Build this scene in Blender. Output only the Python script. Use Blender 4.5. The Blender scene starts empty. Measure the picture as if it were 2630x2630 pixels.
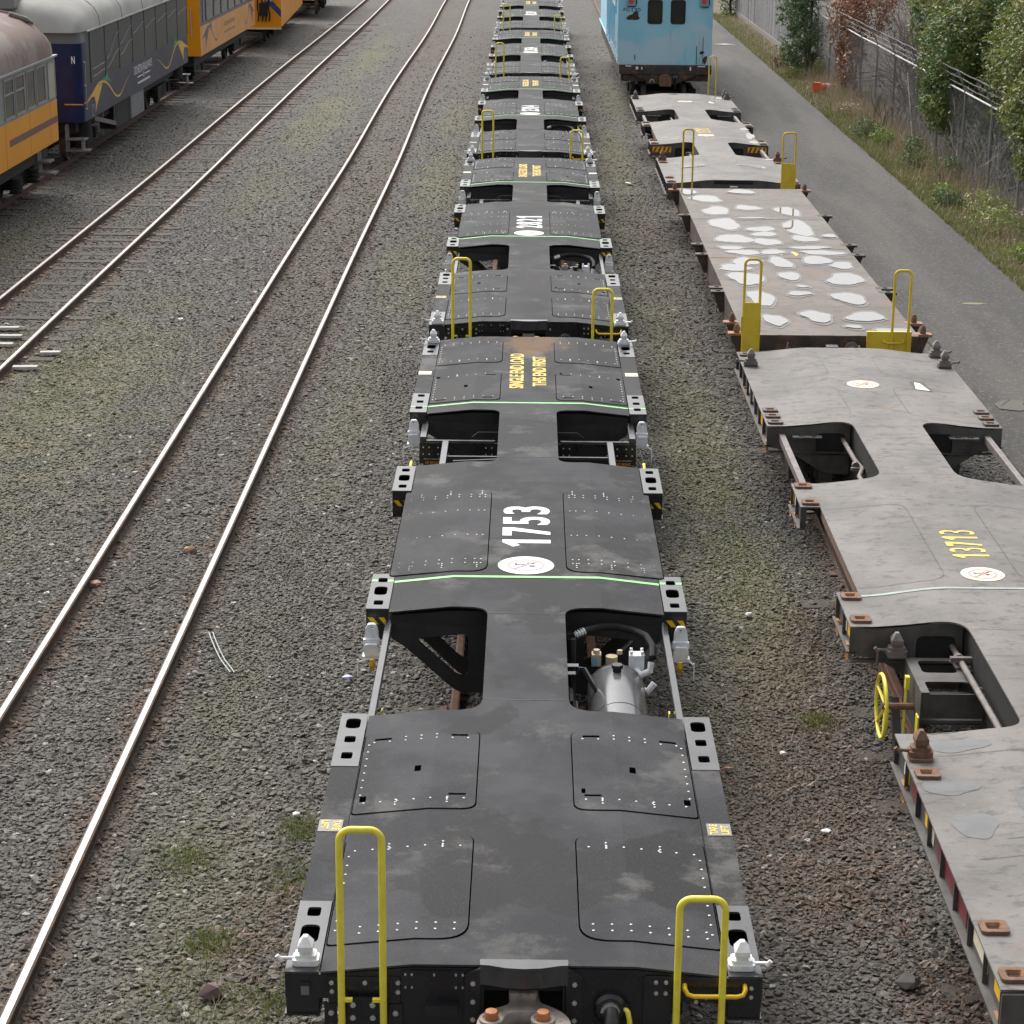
import bpy, bmesh, math, random
from mathutils import Vector, Matrix
from mathutils.geometry import tessellate_polygon
from mathutils import noise as mnoise

R = random.Random(11)
scene = bpy.context.scene
col = scene.collection
rad = math.radians


def lin(h):
    h = h.lstrip('#')
    o = []
    for i in (0, 2, 4):
        c = int(h[i:i + 2], 16) / 255.0
        o.append(c / 12.92 if c <= 0.04045 else ((c + 0.055) / 1.055) ** 2.4)
    return tuple(o)


# ------------------------------------------------------------------ mesh builder
class MB:
    def __init__(s):
        s.v = []; s.f = []; s.m = []

    def add(s, vs, fs, mi=0):
        n = len(s.v)
        s.v.extend([(p[0], p[1], p[2]) for p in vs])
        for f in fs:
            s.f.append(tuple(i + n for i in f)); s.m.append(mi)

    def box(s, x0, x1, y0, y1, z0, z1, mi=0):
        vs = [(x0, y0, z0), (x1, y0, z0), (x1, y1, z0), (x0, y1, z0), (x0, y0, z1), (x1, y0, z1), (x1, y1, z1), (x0, y1, z1)]
        s.add(vs, [(3, 2, 1, 0), (4, 5, 6, 7), (0, 1, 5, 4), (1, 2, 6, 5), (2, 3, 7, 6), (3, 0, 4, 7)], mi)

    def beam(s, p0, p1, w, h, mi=0, up=(0, 0, 1)):
        p0 = Vector(p0); p1 = Vector(p1); d = (p1 - p0).normalized(); u = Vector(up)
        sd = d.cross(u)
        if sd.length < 1e-4:
            sd = d.cross(Vector((0, 1, 0)))
        sd.normalize(); u = sd.cross(d).normalized()
        vs = []
        for p in (p0, p1):
            for a, b in ((-1, -1), (1, -1), (1, 1), (-1, 1)):
                vs.append(p + sd * (a * w / 2) + u * (b * h / 2))
        s.add(vs, [(0, 1, 2, 3), (7, 6, 5, 4), (0, 4, 5, 1), (1, 5, 6, 2), (2, 6, 7, 3), (3, 7, 4, 0)], mi)

    def cyl(s, p0, p1, r, n=12, mi=0, r1=None, cap=True):
        p0 = Vector(p0); p1 = Vector(p1); d = (p1 - p0).normalized()
        a = d.orthogonal().normalized(); b = d.cross(a)
        r1 = r if r1 is None else r1
        vs = []
        for p, q in ((p0, r), (p1, r1)):
            for i in range(n):
                t = 2 * math.pi * i / n
                vs.append(p + a * (q * math.cos(t)) + b * (q * math.sin(t)))
        fs = [(i, (i + 1) % n, n + (i + 1) % n, n + i) for i in range(n)]
        if cap:
            fs += [tuple(range(n - 1, -1, -1)), tuple(range(n, 2 * n))]
        s.add(vs, fs, mi)

    def tube(s, path, r, n=8, mi=0, closed=False):
        P = [Vector(p) for p in path]; k = len(P); vs = []; nrm = None
        rr = r if isinstance(r, (list, tuple)) else [r] * k
        for i, p in enumerate(P):
            if closed:
                t = (P[(i + 1) % k] - P[i - 1]).normalized()
            else:
                t = (P[min(i + 1, k - 1)] - P[max(i - 1, 0)]).normalized()
            if nrm is None:
                nrm = t.orthogonal().normalized()
            nrm = (nrm - t * nrm.dot(t))
            if nrm.length < 1e-6:
                nrm = t.orthogonal()
            nrm.normalize(); b = t.cross(nrm)
            for j in range(n):
                a = 2 * math.pi * j / n
                vs.append(p + nrm * (rr[i] * math.cos(a)) + b * (rr[i] * math.sin(a)))
        fs = []
        for i in range(k if closed else k - 1):
            i2 = (i + 1) % k
            for j in range(n):
                j2 = (j + 1) % n
                fs.append((i * n + j, i * n + j2, i2 * n + j2, i2 * n + j))
        if not closed:
            fs += [tuple(range(n - 1, -1, -1)), tuple(range((k - 1) * n, k * n))]
        s.add(vs, fs, mi)

    def prism(s, outer, axis, a0, a1, holes=(), mi=0, caps=(1, 1)):
        loops = [[Vector((p[0], p[1], 0)) for p in l] for l in [outer] + list(holes)]
        tris = tessellate_polygon(loops)
        flat = [p for l in loops for p in l]; n = len(flat)

        def mp(p, h):
            if axis == 'z': return (p[0], p[1], h)
            if axis == 'y': return (p[0], h, p[1])
            return (h, p[0], p[1])
        vs = [mp(p, a0) for p in flat] + [mp(p, a1) for p in flat]
        fs = []
        for t in tris:
            if caps[0]: fs.append((t[0], t[1], t[2]))
            if caps[1]: fs.append((t[2] + n, t[1] + n, t[0] + n))
        o = 0
        for l in loops:
            k = len(l)
            for i in range(k):
                j = (i + 1) % k
                fs.append((o + i, o + j, n + o + j, n + o + i))
            o += k
        s.add(vs, fs, mi)

    def plate(s, outer, holes, t, zf, folds=(), mi=0):
        """horizontal sheet bent along lines x = fold; zf(x, y) is its top"""
        q = MB(); q.prism(outer, 'z', -t, 0, holes)
        bm = q.bm()
        for fx in folds:
            g = bm.verts[:] + bm.edges[:] + bm.faces[:]
            bmesh.ops.bisect_plane(bm, geom=g, dist=1e-5, plane_co=(fx, 0, 0), plane_no=(1, 0, 0))
        bm.verts.index_update()
        s.add([(v.co.x, v.co.y, v.co.z + zf(v.co.x, v.co.y)) for v in bm.verts], [tuple(v.index for v in f.verts) for f in bm.faces], mi)
        bm.free()

    def lathe(s, prof, origin, axis='z', n=20, mi=0):
        o = Vector(origin); vs = []
        for r, h in prof:
            for i in range(n):
                a = 2 * math.pi * i / n; c = r * math.cos(a); d = r * math.sin(a)
                p = (c, d, h) if axis == 'z' else ((c, h, d) if axis == 'y' else (h, c, d))
                vs.append(o + Vector(p))
        fs = []
        for k in range(len(prof) - 1):
            for i in range(n):
                j = (i + 1) % n
                fs.append((k * n + i, k * n + j, (k + 1) * n + j, (k + 1) * n + i))
        fs += [tuple(range(n - 1, -1, -1)), tuple(range((len(prof) - 1) * n, len(prof) * n))]
        s.add(vs, fs, mi)

    def sheet(s, pts, mi=0):
        s.add(pts, [tuple(range(len(pts)))], mi)

    def poly2(s, pts, fn, mi=0):
        """filled 2-D outline mapped to space by fn"""
        t = tessellate_polygon([[Vector((p[0], p[1], 0)) for p in pts]])
        s.add([fn(*p) for p in pts], [tuple(x) for x in t], mi)

    def bm(s):
        bm = bmesh.new()
        V = [bm.verts.new(p) for p in s.v]
        for f, m in zip(s.f, s.m):
            try:
                q = bm.faces.new([V[i] for i in f]); q.material_index = m
            except ValueError:
                pass
        return bm

    def build(s, name, mats, parent=None, bevel=0, smooth=False, loc=None, normals=True, angle=35):
        if not isinstance(mats, (list, tuple)): mats = [mats]
        bm = s.bm()
        if normals:
            bmesh.ops.recalc_face_normals(bm, faces=bm.faces)
        if bevel:
            es = [e for e in bm.edges if len(e.link_faces) == 2 and e.calc_face_angle(0) > 0.7]
            bmesh.ops.bevel(bm, geom=es, offset=bevel, segments=1, affect='EDGES', clamp_overlap=True)
        me = bpy.data.meshes.new(name); bm.to_mesh(me); bm.free()
        for m in mats: me.materials.append(m)
        if smooth:
            me.polygons.foreach_set('use_smooth', [True] * len(me.polygons))
            me.set_sharp_from_angle(angle=rad(angle))
        o = bpy.data.objects.new(name, me); col.objects.link(o)
        if parent: o.parent = parent
        if loc: o.location = loc
        return o


def fillet(pts, rs, n=5):
    out = []; k = len(pts)
    for i in range(k):
        r = rs[i] if isinstance(rs, (list, tuple)) else rs
        p = Vector(pts[i]).to_2d() if len(pts[i]) > 2 else Vector(pts[i])
        if r <= 0:
            out.append((p.x, p.y)); continue
        a = Vector(pts[i - 1][:2]); b = Vector(pts[(i + 1) % k][:2])
        da = (a - p); db = (b - p)
        ra = min(r, da.length * .49); rb = min(r, db.length * .49)
        A = p + da.normalized() * ra; B = p + db.normalized() * rb
        for j in range(n + 1):
            t = j / n
            c = A * (1 - t) ** 2 + p * 2 * t * (1 - t) + B * t * t
            # pull the quadratic towards a circular arc
            out.append((c.x, c.y))
    return out


def rrect(x0, x1, y0, y1, r, n=4):
    return fillet([(x0, y0), (x1, y0), (x1, y1), (x0, y1)], r, n)


def ell(cx, cy, rx, ry, n=24):
    return [(cx + rx * math.cos(2 * math.pi * i / n), cy + ry * math.sin(2 * math.pi * i / n)) for i in range(n)]


# ------------------------------------------------------------------ naming
def tag(o, label, cat, group=None, kind=None):
    if label: o['label'] = label
    if cat: o['category'] = cat
    if group: o['group'] = group
    if kind: o['kind'] = kind
    return o


def thing(name, label, cat, loc=(0, 0, 0), rz=0, group=None):
    o = bpy.data.objects.new(name, None); col.objects.link(o)
    o.location = loc; o.rotation_euler = (0, 0, rz); o.empty_display_size = .2
    return tag(o, label, cat, group)


def copy_tree(o, parent=None):
    c = o.copy(); col.objects.link(c)
    if parent: c.parent = parent
    for ch in list(o.children): copy_tree(ch, c)
    return c


# ------------------------------------------------------------------ text
_tc = {}


def text_data(body, off=0.0):
    k = (body, off)
    if k in _tc: return _tc[k]
    cu = bpy.data.curves.new('t', 'FONT'); cu.body = body; cu.size = 1; cu.offset = off; cu.resolution_u = 4
    o = bpy.data.objects.new('t', cu); col.objects.link(o)
    dg = bpy.context.evaluated_depsgraph_get(); dg.update()
    me = bpy.data.meshes.new_from_object(o.evaluated_get(dg))
    vs = [(v.co.x, v.co.y) for v in me.vertices]; fs = [tuple(p.vertices) for p in me.polygons]
    bpy.data.objects.remove(o); bpy.data.curves.remove(cu); bpy.data.meshes.remove(me)
    xs = [v[0] for v in vs]; ys = [v[1] for v in vs]
    a, b, c, d = min(xs), max(xs), min(ys), max(ys)
    vs = [((x - a) / (b - a), (y - c) / (d - c)) for x, y in vs]
    _tc[k] = (vs, fs)
    return vs, fs


def put_text(mb, body, fn, mi=0, off=0.02):
    """fn(u, v): u along the line 0..1, v bottom to top 0..1"""
    vs, fs = text_data(body, off)
    mb.add([fn(u, v) for u, v in vs], fs, mi)


# ------------------------------------------------------------------ materials
def newmat(name):
    m = bpy.data.materials.new(name); m.use_nodes = True
    nt = m.node_tree; b = nt.nodes['Principled BSDF']
    return m, nt, b


def N(nt, t, **kw):
    n = nt.nodes.new(t)
    for k, v in kw.items(): setattr(n, k, v)
    return n


def pos(nt):
    return N(nt, 'ShaderNodeNewGeometry').outputs['Position']


def noise(nt, vec, scale, detail=4, rough=.55, stretch=None, off=None):
    if stretch or off:
        mp = N(nt, 'ShaderNodeMapping')
        if stretch: mp.inputs['Scale'].default_value = stretch
        if off: mp.inputs['Location'].default_value = off
        nt.links.new(vec, mp.inputs['Vector']); vec = mp.outputs[0]
    n = N(nt, 'ShaderNodeTexNoise'); n.inputs['Scale'].default_value = scale
    n.inputs['Detail'].default_value = detail; n.inputs['Roughness'].default_value = rough
    nt.links.new(vec, n.inputs['Vector'])
    return n.outputs['Fac']


def ramp(nt, fac, a, b, lo=0.0, hi=1.0):
    n = N(nt, 'ShaderNodeMapRange'); n.interpolation_type = 'SMOOTHSTEP'
    n.inputs[1].default_value = a; n.inputs[2].default_value = b
    n.inputs[3].default_value = lo; n.inputs[4].default_value = hi
    nt.links.new(fac, n.inputs[0])
    return n.outputs[0]


def mix(nt, fac, a, b, mode='MIX'):
    n = N(nt, 'ShaderNodeMix', data_type='RGBA', blend_type=mode)
    for i, s in ((0, fac), (6, a), (7, b)):
        if hasattr(s, 'links'): nt.links.new(s, n.inputs[i])
        elif i == 0: n.inputs[0].default_value = s
        else: n.inputs[i].default_value = (*s[:3], 1)
    return n.outputs[2]


def mth(nt, op, a, b=None):
    n = N(nt, 'ShaderNodeMath', operation=op)
    for i, s in ((0, a), (1, b)):
        if s is None: continue
        if hasattr(s, 'links'): nt.links.new(s, n.inputs[i])
        else: n.inputs[i].default_value = s
    return n.outputs[0]


def bump(nt, b, h, strength, dist):
    n = N(nt, 'ShaderNodeBump'); n.inputs['Strength'].default_value = strength; n.inputs['Distance'].default_value = dist
    nt.links.new(h, n.inputs['Height']); nt.links.new(n.outputs[0], b.inputs['Normal'])


def setc(nt, b, c):
    if hasattr(c, 'links'): nt.links.new(c, b.inputs['Base Color'])
    else: b.inputs['Base Color'].default_value = (*c[:3], 1)


def pm(name, c1, c2=None, scale=6, rough=.5, metal=0, lo=.35, hi=.65, bmp=0, bscale=80, rust=None, rscale=3, rlo=.6, rhi=.7, rvar=0, spec=.5, stretch=None):
    m, nt, b = newmat(name)
    b.inputs['Roughness'].default_value = rough; b.inputs['Metallic'].default_value = metal
    b.inputs['Specular IOR Level'].default_value = spec
    p = pos(nt); c = c1
    if c2:
        f = noise(nt, p, scale, 5, .6, stretch)
        c = mix(nt, ramp(nt, f, lo, hi), c1, c2)
        if rvar:
            nt.links.new(ramp(nt, f, lo, hi, rough, rough + rvar), b.inputs['Roughness'])
    if rust:
        c = mix(nt, ramp(nt, noise(nt, p, rscale, 8, .65), rlo, rhi), c, rust)
    setc(nt, b, c)
    if bmp: bump(nt, b, noise(nt, p, bscale, 3), bmp, .003)
    return m


M = {}
M['black'] = pm('black_gloss_paint', (.012, .0125, .014), (.02, .02, .021), 4, .22, rvar=.12)
M['blackm'] = pm('black_satin_paint', (.012, .012, .013), (.022, .022, .022), 7, .5)
M['gap_shade'] = pm('painted_gap_shade', (.001, .001, .001), None, rough=1, spec=0)  # near-black colour painted as the shade inside panel gaps and slots
M['dark'] = pm('underframe_black', (.006, .006, .006), (.014, .012, .011), 5, .75)
M['bracket'] = pm('bracket_paint', (.04, .041, .044), (.058, .059, .063), 5, .17, rvar=.08, spec=.35)
M['yellow'] = pm('yellow_paint', (.84, .72, .07), (.74, .62, .06), 9, .42, rust=(.2, .13, .05), rscale=30, rlo=.72, rhi=.76)
M['yelold'] = pm('old_yellow_paint', (.74, .54, .035), (.62, .44, .035), 4, .5, rust=(.16, .07, .025), rscale=6, rlo=.66, rhi=.74)
M['hazy'] = pm('hazard_yellow', (.75, .45, .01), None, rough=.4)
M['white'] = pm('white_paint', (.8, .8, .8), None, rough=.5)
M['zinc'] = pm('zinc_lock_casting', (.66, .68, .7), (.8, .81, .82), 20, .4, metal=.1)
M['rivet'] = pm('rivet_zinc', (.62, .62, .62), None, rough=.45, metal=.2)
M['bolt'] = pm('bolt_steel', (.5, .5, .48), (.62, .6, .57), 40, .3, metal=.7)
M['tank'] = pm('tank_grey_gloss', (.085, .087, .09), (.1, .1, .105), 5, .16)
M['cast'] = pm('cast_steel_coupler', (.3, .27, .245), (.2, .17, .15), 9, .6, rust=(.16, .075, .04), rscale=14, rlo=.58, rhi=.7, bmp=.3, bscale=60)
M['orangep'] = pm('orange_part_paint', (.45, .17, .05), (.33, .12, .05), 14, .6)
M['hose'] = pm('rubber_hose', (.014, .014, .014), None, rough=.6, spec=.25)
M['chrome'] = pm('bright_fitting', (.65, .65, .63), (.5, .5, .5), 30, .25, metal=.8)
M['brass'] = pm('tan_valve_casting', (.45, .35, .2), (.5, .43, .3), 20, .5)
M['tag'] = pm('pale_plate', (.62, .56, .4), (.55, .5, .36), 9, .6)
M['tagy'] = pm('yellow_lettering', (.78, .55, .06), None, rough=.5)
M['tagbg'] = pm('grey_label_plate', (.16, .15, .14), None, rough=.5)
M['green'] = pm('green_line_paint', (.25, .72, .2), (.2, .6, .17), 14, .5)
M['greenf'] = pm('faded_green_line', (.3, .4, .33), (.26, .29, .27), 5, .6)
M['red'] = pm('red_paint', (.62, .06, .05), None, rough=.4)
M['pink'] = pm('faded_red_print', (.72, .28, .28), None, rough=.5)
M['ink'] = pm('dark_print', (.05, .045, .045), None, rough=.6)
M['cream'] = pm('cream_decal', (.75, .66, .5), None, rough=.5)
M['orangel'] = pm('orange_lettering', (.75, .3, .02), None, rough=.5)
M['rail'] = pm('rail_steel_web', (.075, .045, .03), (.05, .037, .03), 9, .75, rust=(.14, .065, .03), rscale=5, rlo=.5, rhi=.62)
M['railtop'] = pm('rail_running_face', (.37, .36, .35), (.28, .265, .25), 7, .46, metal=.35, stretch=(6, .6, 6))
M['railrust'] = pm('rusty_rail', (.17, .075, .04), (.11, .05, .03), 9, .8)
M['raildark'] = pm('red_oxide_rail', (.085, .035, .028), (.05, .026, .022), 6, .8)
M['sleeper'] = pm('weathered_timber', (.05, .042, .034), (.085, .072, .06), 9, .9, stretch=(1, 9, 3), bmp=.5, bscale=40)


def deck_mat():
    m, nt, b = newmat('anti_slip_deck_coating')
    p = pos(nt)
    base = mix(nt, ramp(nt, noise(nt, p, 1.6, 6, .6), .35, .7), (.028, .0288, .032), (.053, .0545, .0585))
    damp = ramp(nt, noise(nt, p, .95, 8, .55, (1, .8, 1), (3.3, 1.2, 0)), .52, .555, 0, .85)
    base = mix(nt, damp, base, (.0145, .0145, .015))
    dust = ramp(nt, noise(nt, p, 1.5, 9, .68, None, (7, 2, 1)), .53, .66, 0, .8)
    base = mix(nt, dust, base, (.1, .097, .092))
    scr = ramp(nt, noise(nt, p, 5, 8, .75, (.35, 5, 1), (1, 4, 3)), .66, .74, 0, .45)
    base = mix(nt, scr, base, (.13, .125, .12))
    sp = noise(nt, p, 190, 2, .7)
    base = mix(nt, ramp(nt, sp, .6, .74, 0, .8), base, (.17, .168, .165))
    base = mix(nt, ramp(nt, sp, .42, .25), base, (.01, .01, .01))
    # rust washed onto the plate beside one coupler
    d = N(nt, 'ShaderNodeVectorMath', operation='SUBTRACT'); nt.links.new(p, d.inputs[0]); d.inputs[1].default_value = (.03, 24.5, 1.1)
    d2 = N(nt, 'ShaderNodeVectorMath', operation='MULTIPLY'); nt.links.new(d.outputs[0], d2.inputs[0]); d2.inputs[1].default_value = (1 / .55, 1 / .75, 1)
    d3 = N(nt, 'ShaderNodeVectorMath', operation='LENGTH'); nt.links.new(d2.outputs[0], d3.inputs[0])
    blob = mth(nt, 'ADD', d3.outputs['Value'], mth(nt, 'MULTIPLY', mth(nt, 'SUBTRACT', noise(nt, p, 4, 6, .65, (1, .6, 1)), .5), 2.2))
    base = mix(nt, ramp(nt, blob, .95, .35, 0, .75), base, (.15, .09, .04))
    setc(nt, b, base)
    nt.links.new(mth(nt, 'SUBTRACT', .74, mth(nt, 'MULTIPLY', damp, .1)), b.inputs['Roughness'])
    b.inputs['Specular IOR Level'].default_value = .13
    bump(nt, b, noise(nt, p, 260, 2, .7), .5, .002)
    return m


M['deck'] = deck_mat()


def old_deck(name, c1, c2, rustc, rl):
    m, nt, b = newmat(name)
    p = pos(nt)
    c = mix(nt, ramp(nt, noise(nt, p, 1.3, 7, .66), .36, .64), c1, c2)
    st = noise(nt, p, 7, 7, .72, (.9, 1.5, 1), (2, 2, 2))
    c = mix(nt, ramp(nt, st, .5, .66, 0, .75), c, tuple(x * .5 for x in c1))
    c = mix(nt, ramp(nt, noise(nt, p, 24, 4, .7), .6, .75, 0, .5), c, tuple(min(1, x * 1.6) for x in c2))
    c = mix(nt, ramp(nt, noise(nt, p, 1.9, 8, .7, None, (5, 9, 2)), rl, rl + .1, 0, .8), c, rustc)
    setc(nt, b, c)
    b.inputs['Roughness'].default_value = .62; b.inputs['Specular IOR Level'].default_value = .3
    bump(nt, b, noise(nt, p, 60, 4), .25, .003)
    return m


M['odeck'] = old_deck('weathered_grey_deck', (.12, .112, .104), (.175, .163, .152), (.16, .095, .058), .62)
M['oside'] = pm('weathered_grey_side', (.05, .046, .042), (.085, .08, .074), 5, .6, rust=(.15, .07, .035), rscale=6, rlo=.6, rhi=.72)
M['ofresh'] = pm('fresh_grey_patch', (.085, .088, .093), (.105, .107, .11), 9, .55)
M['bdeck'] = old_deck('brown_grey_plate_deck', (.1, .086, .074), (.142, .125, .11), (.16, .085, .05), .56)
M['bside'] = pm('rusty_black_side', (.03, .026, .024), (.07, .05, .04), 4, .7, rust=(.15, .065, .03), rscale=5, rlo=.52, rhi=.66)
M['rust'] = pm('rusty_casting', (.19, .105, .065), (.12, .065, .04), 16, .8)
M['rustl'] = pm('orange_rust_plate', (.33, .18, .11), (.22, .11, .07), 14, .75)
M['pocket'] = pm('socket_rust_lining', (.4, .2, .07), (.25, .11, .05), 18, .8)
M['hook'] = pm('ochre_hook', (.4, .2, .04), (.3, .13, .03), 9, .6)
M['pipe'] = pm('grey_brown_pipe', (.13, .11, .1), (.18, .16, .15), 9, .6)


def water_mat(name, tint, spec=1.0):
    m, nt, b = newmat(name)
    b.inputs['Base Color'].default_value = (*tint, 1); b.inputs['Roughness'].default_value = .015
    b.inputs['IOR'].default_value = 1.33; b.inputs['Specular IOR Level'].default_value = spec
    return m


M['water'] = water_mat('standing_water', (.16, .155, .15), 1.0)
M['mud'] = water_mat('muddy_water', (.055, .045, .03), .08)
# ------------------------------------------------------------------ small repeated fittings
def roundel(mb, cx, cy, z, r, iw=0, ir=1, ik=2):
    """round no-climbing notice, figure seen along +y; layered 1.5 mm apart"""
    def at(h): return lambda x, y: (cx + x, cy + y, z + h)
    mb.poly2(ell(0, 0, r, r, 40), at(0), iw)
    ro, ri = r * .68, r * .56
    n = 36; vs = []; fs = []
    for i in range(n):
        a = 2 * math.pi * i / n
        vs += [(cx + ro * math.cos(a), cy + ro * math.sin(a), z + .002), (cx + ri * math.cos(a), cy + ri * math.sin(a), z + .002)]
    for i in range(n):
        j = (i + 1) % n; fs.append((2 * i, 2 * j, 2 * j + 1, 2 * i + 1))
    mb.add(vs, fs, ir)
    # climbing figure
    for q in ([(-.38, .12), (.05, .1), (.05, .04), (-.38, .05)], [(-.4, .24), (-.34, .24), (-.3, -.02), (-.38, -.02)],
              [(.02, .3), (.3, .26), (.32, .14), (.04, .12)], [(.1, -.05), (.3, -.02), (.34, -.14), (.14, -.22)],
              [(-.12, .06), (-.05, .06), (-.1, -.2), (-.16, -.2)], [(.34, -.2), (.38, -.2), (.36, -.3), (.32, -.3)]):
        mb.poly2([(a * r, b * r) for a, b in q], at(.003), ik)
    mb.poly2([(-.47 * r, -.42 * r), (-.41 * r, -.48 * r), (.47 * r, .42 * r), (.41 * r, .48 * r)], at(.0045), ir)
    for a0, a1 in ((20, 80), (100, 160), (200, 250), (290, 340)):
        k = 7
        for i in range(k):
            a = rad(a0 + (a1 - a0) * i / (k - 1)); q = .84 * r
            mb.poly2([(q * math.cos(a) + dx * r, q * math.sin(a) + dy * r) for dx, dy in ((-.025, -.03), (.03, -.025), (.02, .035), (-.02, .02))], at(.003), ik)


def twistlock(mb, x, y, z, sx, mi=0, handle=True, s=1.0):
    mb.prism(rrect(x - .075 * s, x + .075 * s, y - .055 * s, y + .055 * s, .03 * s), 'z', z, z + .035 * s, mi=mi)
    mb.prism(rrect(x - .06 * s, x + .06 * s, y - .045 * s, y + .045 * s, .02 * s), 'z', z + .035 * s, z + .06 * s, mi=mi)
    mb.box(x - .035 * s, x + .035 * s, y - .035 * s, y + .035 * s, z + .06 * s, z + .085 * s, mi)
    # conical head: a pointed block
    a, b = .042 * s, .05 * s
    base = [(x - a, y - b), (x + a, y - b), (x + a, y + b), (x - a, y + b)]
    h0, h1, h2 = z + .085 * s, z + .115 * s, z + .165 * s
    vs = [(p, q, h0) for p, q in base] + [(p, q, h1) for p, q in base] + [(x + dx * s, y + dy * s, h2) for dx, dy in ((-.012, -.018), (.012, -.018), (.012, .018), (-.012, .018))]
    fs = [(3, 2, 1, 0), (8, 9, 10, 11)]
    for o in (0, 4):
        for i in range(4):
            j = (i + 1) % 4; fs.append((o + i, o + j, o + 4 + j, o + 4 + i))
    mb.add(vs, fs, mi)
    if handle:
        mb.cyl((x + sx * .06 * s, y - .01, z + .03 * s), (x + sx * .145 * s, y - .035, z + .045 * s), .011 * s, 8, mi)
        mb.cyl((x + sx * .135 * s, y - .035, z + .03 * s), (x + sx * .16 * s, y - .035, z + .06 * s), .014 * s, 8, mi)


def folded_lock(mb, x, y, z, sx, mi=0):
    """twistlock swung down on its arm in front of a bracket"""
    o = fillet([(-.055, 0), (.055, 0), (.05, .07), (.028, .12), (-.028, .12), (-.05, .07)], .015)
    h = ell(0, .088, .013, .013, 10)
    mb.prism([(x + a, z + .04 + b) for a, b in o], 'y', y - .02, y + .02, [[(x + a, z + .04 + b) for a, b in h]], mi)
    mb.prism(rrect(x - .065, x + .065, z - .005, z + .05, .02), 'y', y - .05, y + .0, mi=mi)
    mb.prism(fillet([(x - .05, z - .075), (x + .05, z - .075), (x + .06, z - .02), (x + .045, z + .02), (x - .045, z + .02), (x - .06, z - .02)], .012), 'y', y - .085, y - .05, mi=mi)
    mb.box(x - .07, x + .07, y - .075, y + .01, z - .1, z - .078, mi)
    mb.cyl((x + .05, y - .06, z - .08), (x + sx * .1, y - .09, z - .12), .008, 6, mi)
    mb.cyl((x + sx * .1, y - .09, z - .1), (x + sx * .1, y - .09, z - .24), .006, 6, mi)


def socket_ring(mb, x, y, z, mi=0, ml=1, s=1.0):
    o = rrect(x - .078 * s, x + .078 * s, y - .07 * s, y + .07 * s, .03 * s)
    h = rrect(x - .042 * s, x + .042 * s, y - .036 * s, y + .036 * s, .012)
    mb.prism(o, 'z', z, z + .022, [h], mi)
    # bevelled rusty lining
    n = len(h); k = .7
    hi = [(x + (a - x) * k, y + (b - y) * k) for a, b in h]
    mb.add([(a, b, z + .0225) for a, b in h] + [(a, b, z - .012) for a, b in hi], [(i, (i + 1) % n, n + (i + 1) % n, n + i) for i in range(n)], ml)
    mb.add([(a, b, z + .003) for a, b in hi], [tuple(range(n))], 2)


def bolthead(mb, x, y, z, r=.012, mi=0, d=(0, -1, 0)):
    p = Vector((x, y, z)); D = Vector(d)
    mb.cyl(p, p + D * .01, r, 6, mi)
    mb.cyl(p + D * .01, p + D * .016, r * .6, 8, mi)


def inv_u(x0, x1, y, z0, z1, r=.07, n=6):
    pth = [(x0, y, z0), (x0, y, z1 - r)]
    for i in range(1, n + 1):
        a = math.pi - math.pi / 2 * i / n; pth.append((x0 + r + r * math.cos(a), y, z1 - r + r * math.sin(a)))
    for i in range(n + 1):
        a = math.pi / 2 - math.pi / 2 * i / n; pth.append((x1 - r + r * math.cos(a), y, z1 - r + r * math.sin(a)))
    pth.append((x1, y, z0))
    return pth


def wheelset(parent, y, name='wheelset'):
    mb = MB()
    for sx in (-1, 1):
        prof = [(.41, -.062), (.445, -.058), (.445, -.035), (.42, -.03), (.415, .062), (.36, .064), (.34, .02), (.14, .0), (.13, .07), (.07, .075)]
        mb.lathe([(r, sx * (.545 + h)) for r, h in prof], (0, y, .415), 'x', 28)
    mb.cyl((-.75, y, .415), (.75, y, .415), .07, 12)
    return mb.build(name, M['oside'], parent, smooth=True)


def bogie(parent, y, mat):
    mb = MB()
    for sx in (-1, 1):
        pts = [(-1.05, .36), (-.75, .3), (-.5, .22), (.5, .22), (.75, .3), (1.05, .36), (1.05, .5), (.6, .56), (-.6, .56), (-1.05, .5)]
        mb.prism([(y + a, b) for a, b in pts], 'x', sx * .8 - .05, sx * .8 + .05)
        for d in (-.15, 0, .15):
            mb.cyl((sx * .8, y + d, .24), (sx * .8, y + d, .5), .06, 10)
        for d in (-.87, .87):
            mb.box(sx * .8 - .1, sx * .8 + .1, y + d - .12, y + d + .12, .3, .53)
    mb.box(-.8, .8, y - .18, y + .18, .34, .52)
    b = mb.build('bogie', mat, parent)
    for d in (-.87, .87): wheelset(b, y + d)
    return b


def put_number(mb, num, fn, mi=0, off=.022, gap=.07):
    """heavy condensed figures, each filling its own cell"""
    n = len(num); cw = (1 - gap * (n - 1)) / n
    for i, ch in enumerate(num):
        u0 = i * (cw + gap)
        g = lambda u, v: fn(u0 + cw * u, v)
        if ch == '1': mb.poly2([(.45, 0), (.85, 0), (.85, 1), (.55, 1), (.02, .77), (.22, .63), (.45, .73)], g, mi)
        elif ch == '7': mb.poly2([(.1, 0), (.46, 0), (1, .8), (1, 1), (0, 1), (0, .81), (.6, .81)], g, mi)
        else: put_text(mb, ch, g, mi, off)


# ------------------------------------------------------------------ black container wagon (local y = 0 at its near headstock)
ZC, ZE, XF, XO = 1.126, 1.076, .57, 1.04


def zf(x, y=0):
    a = abs(x)
    return ZC if a <= XF else max(ZE, ZC - (ZC - ZE) * (a - XF) / (XO - XF))


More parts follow.
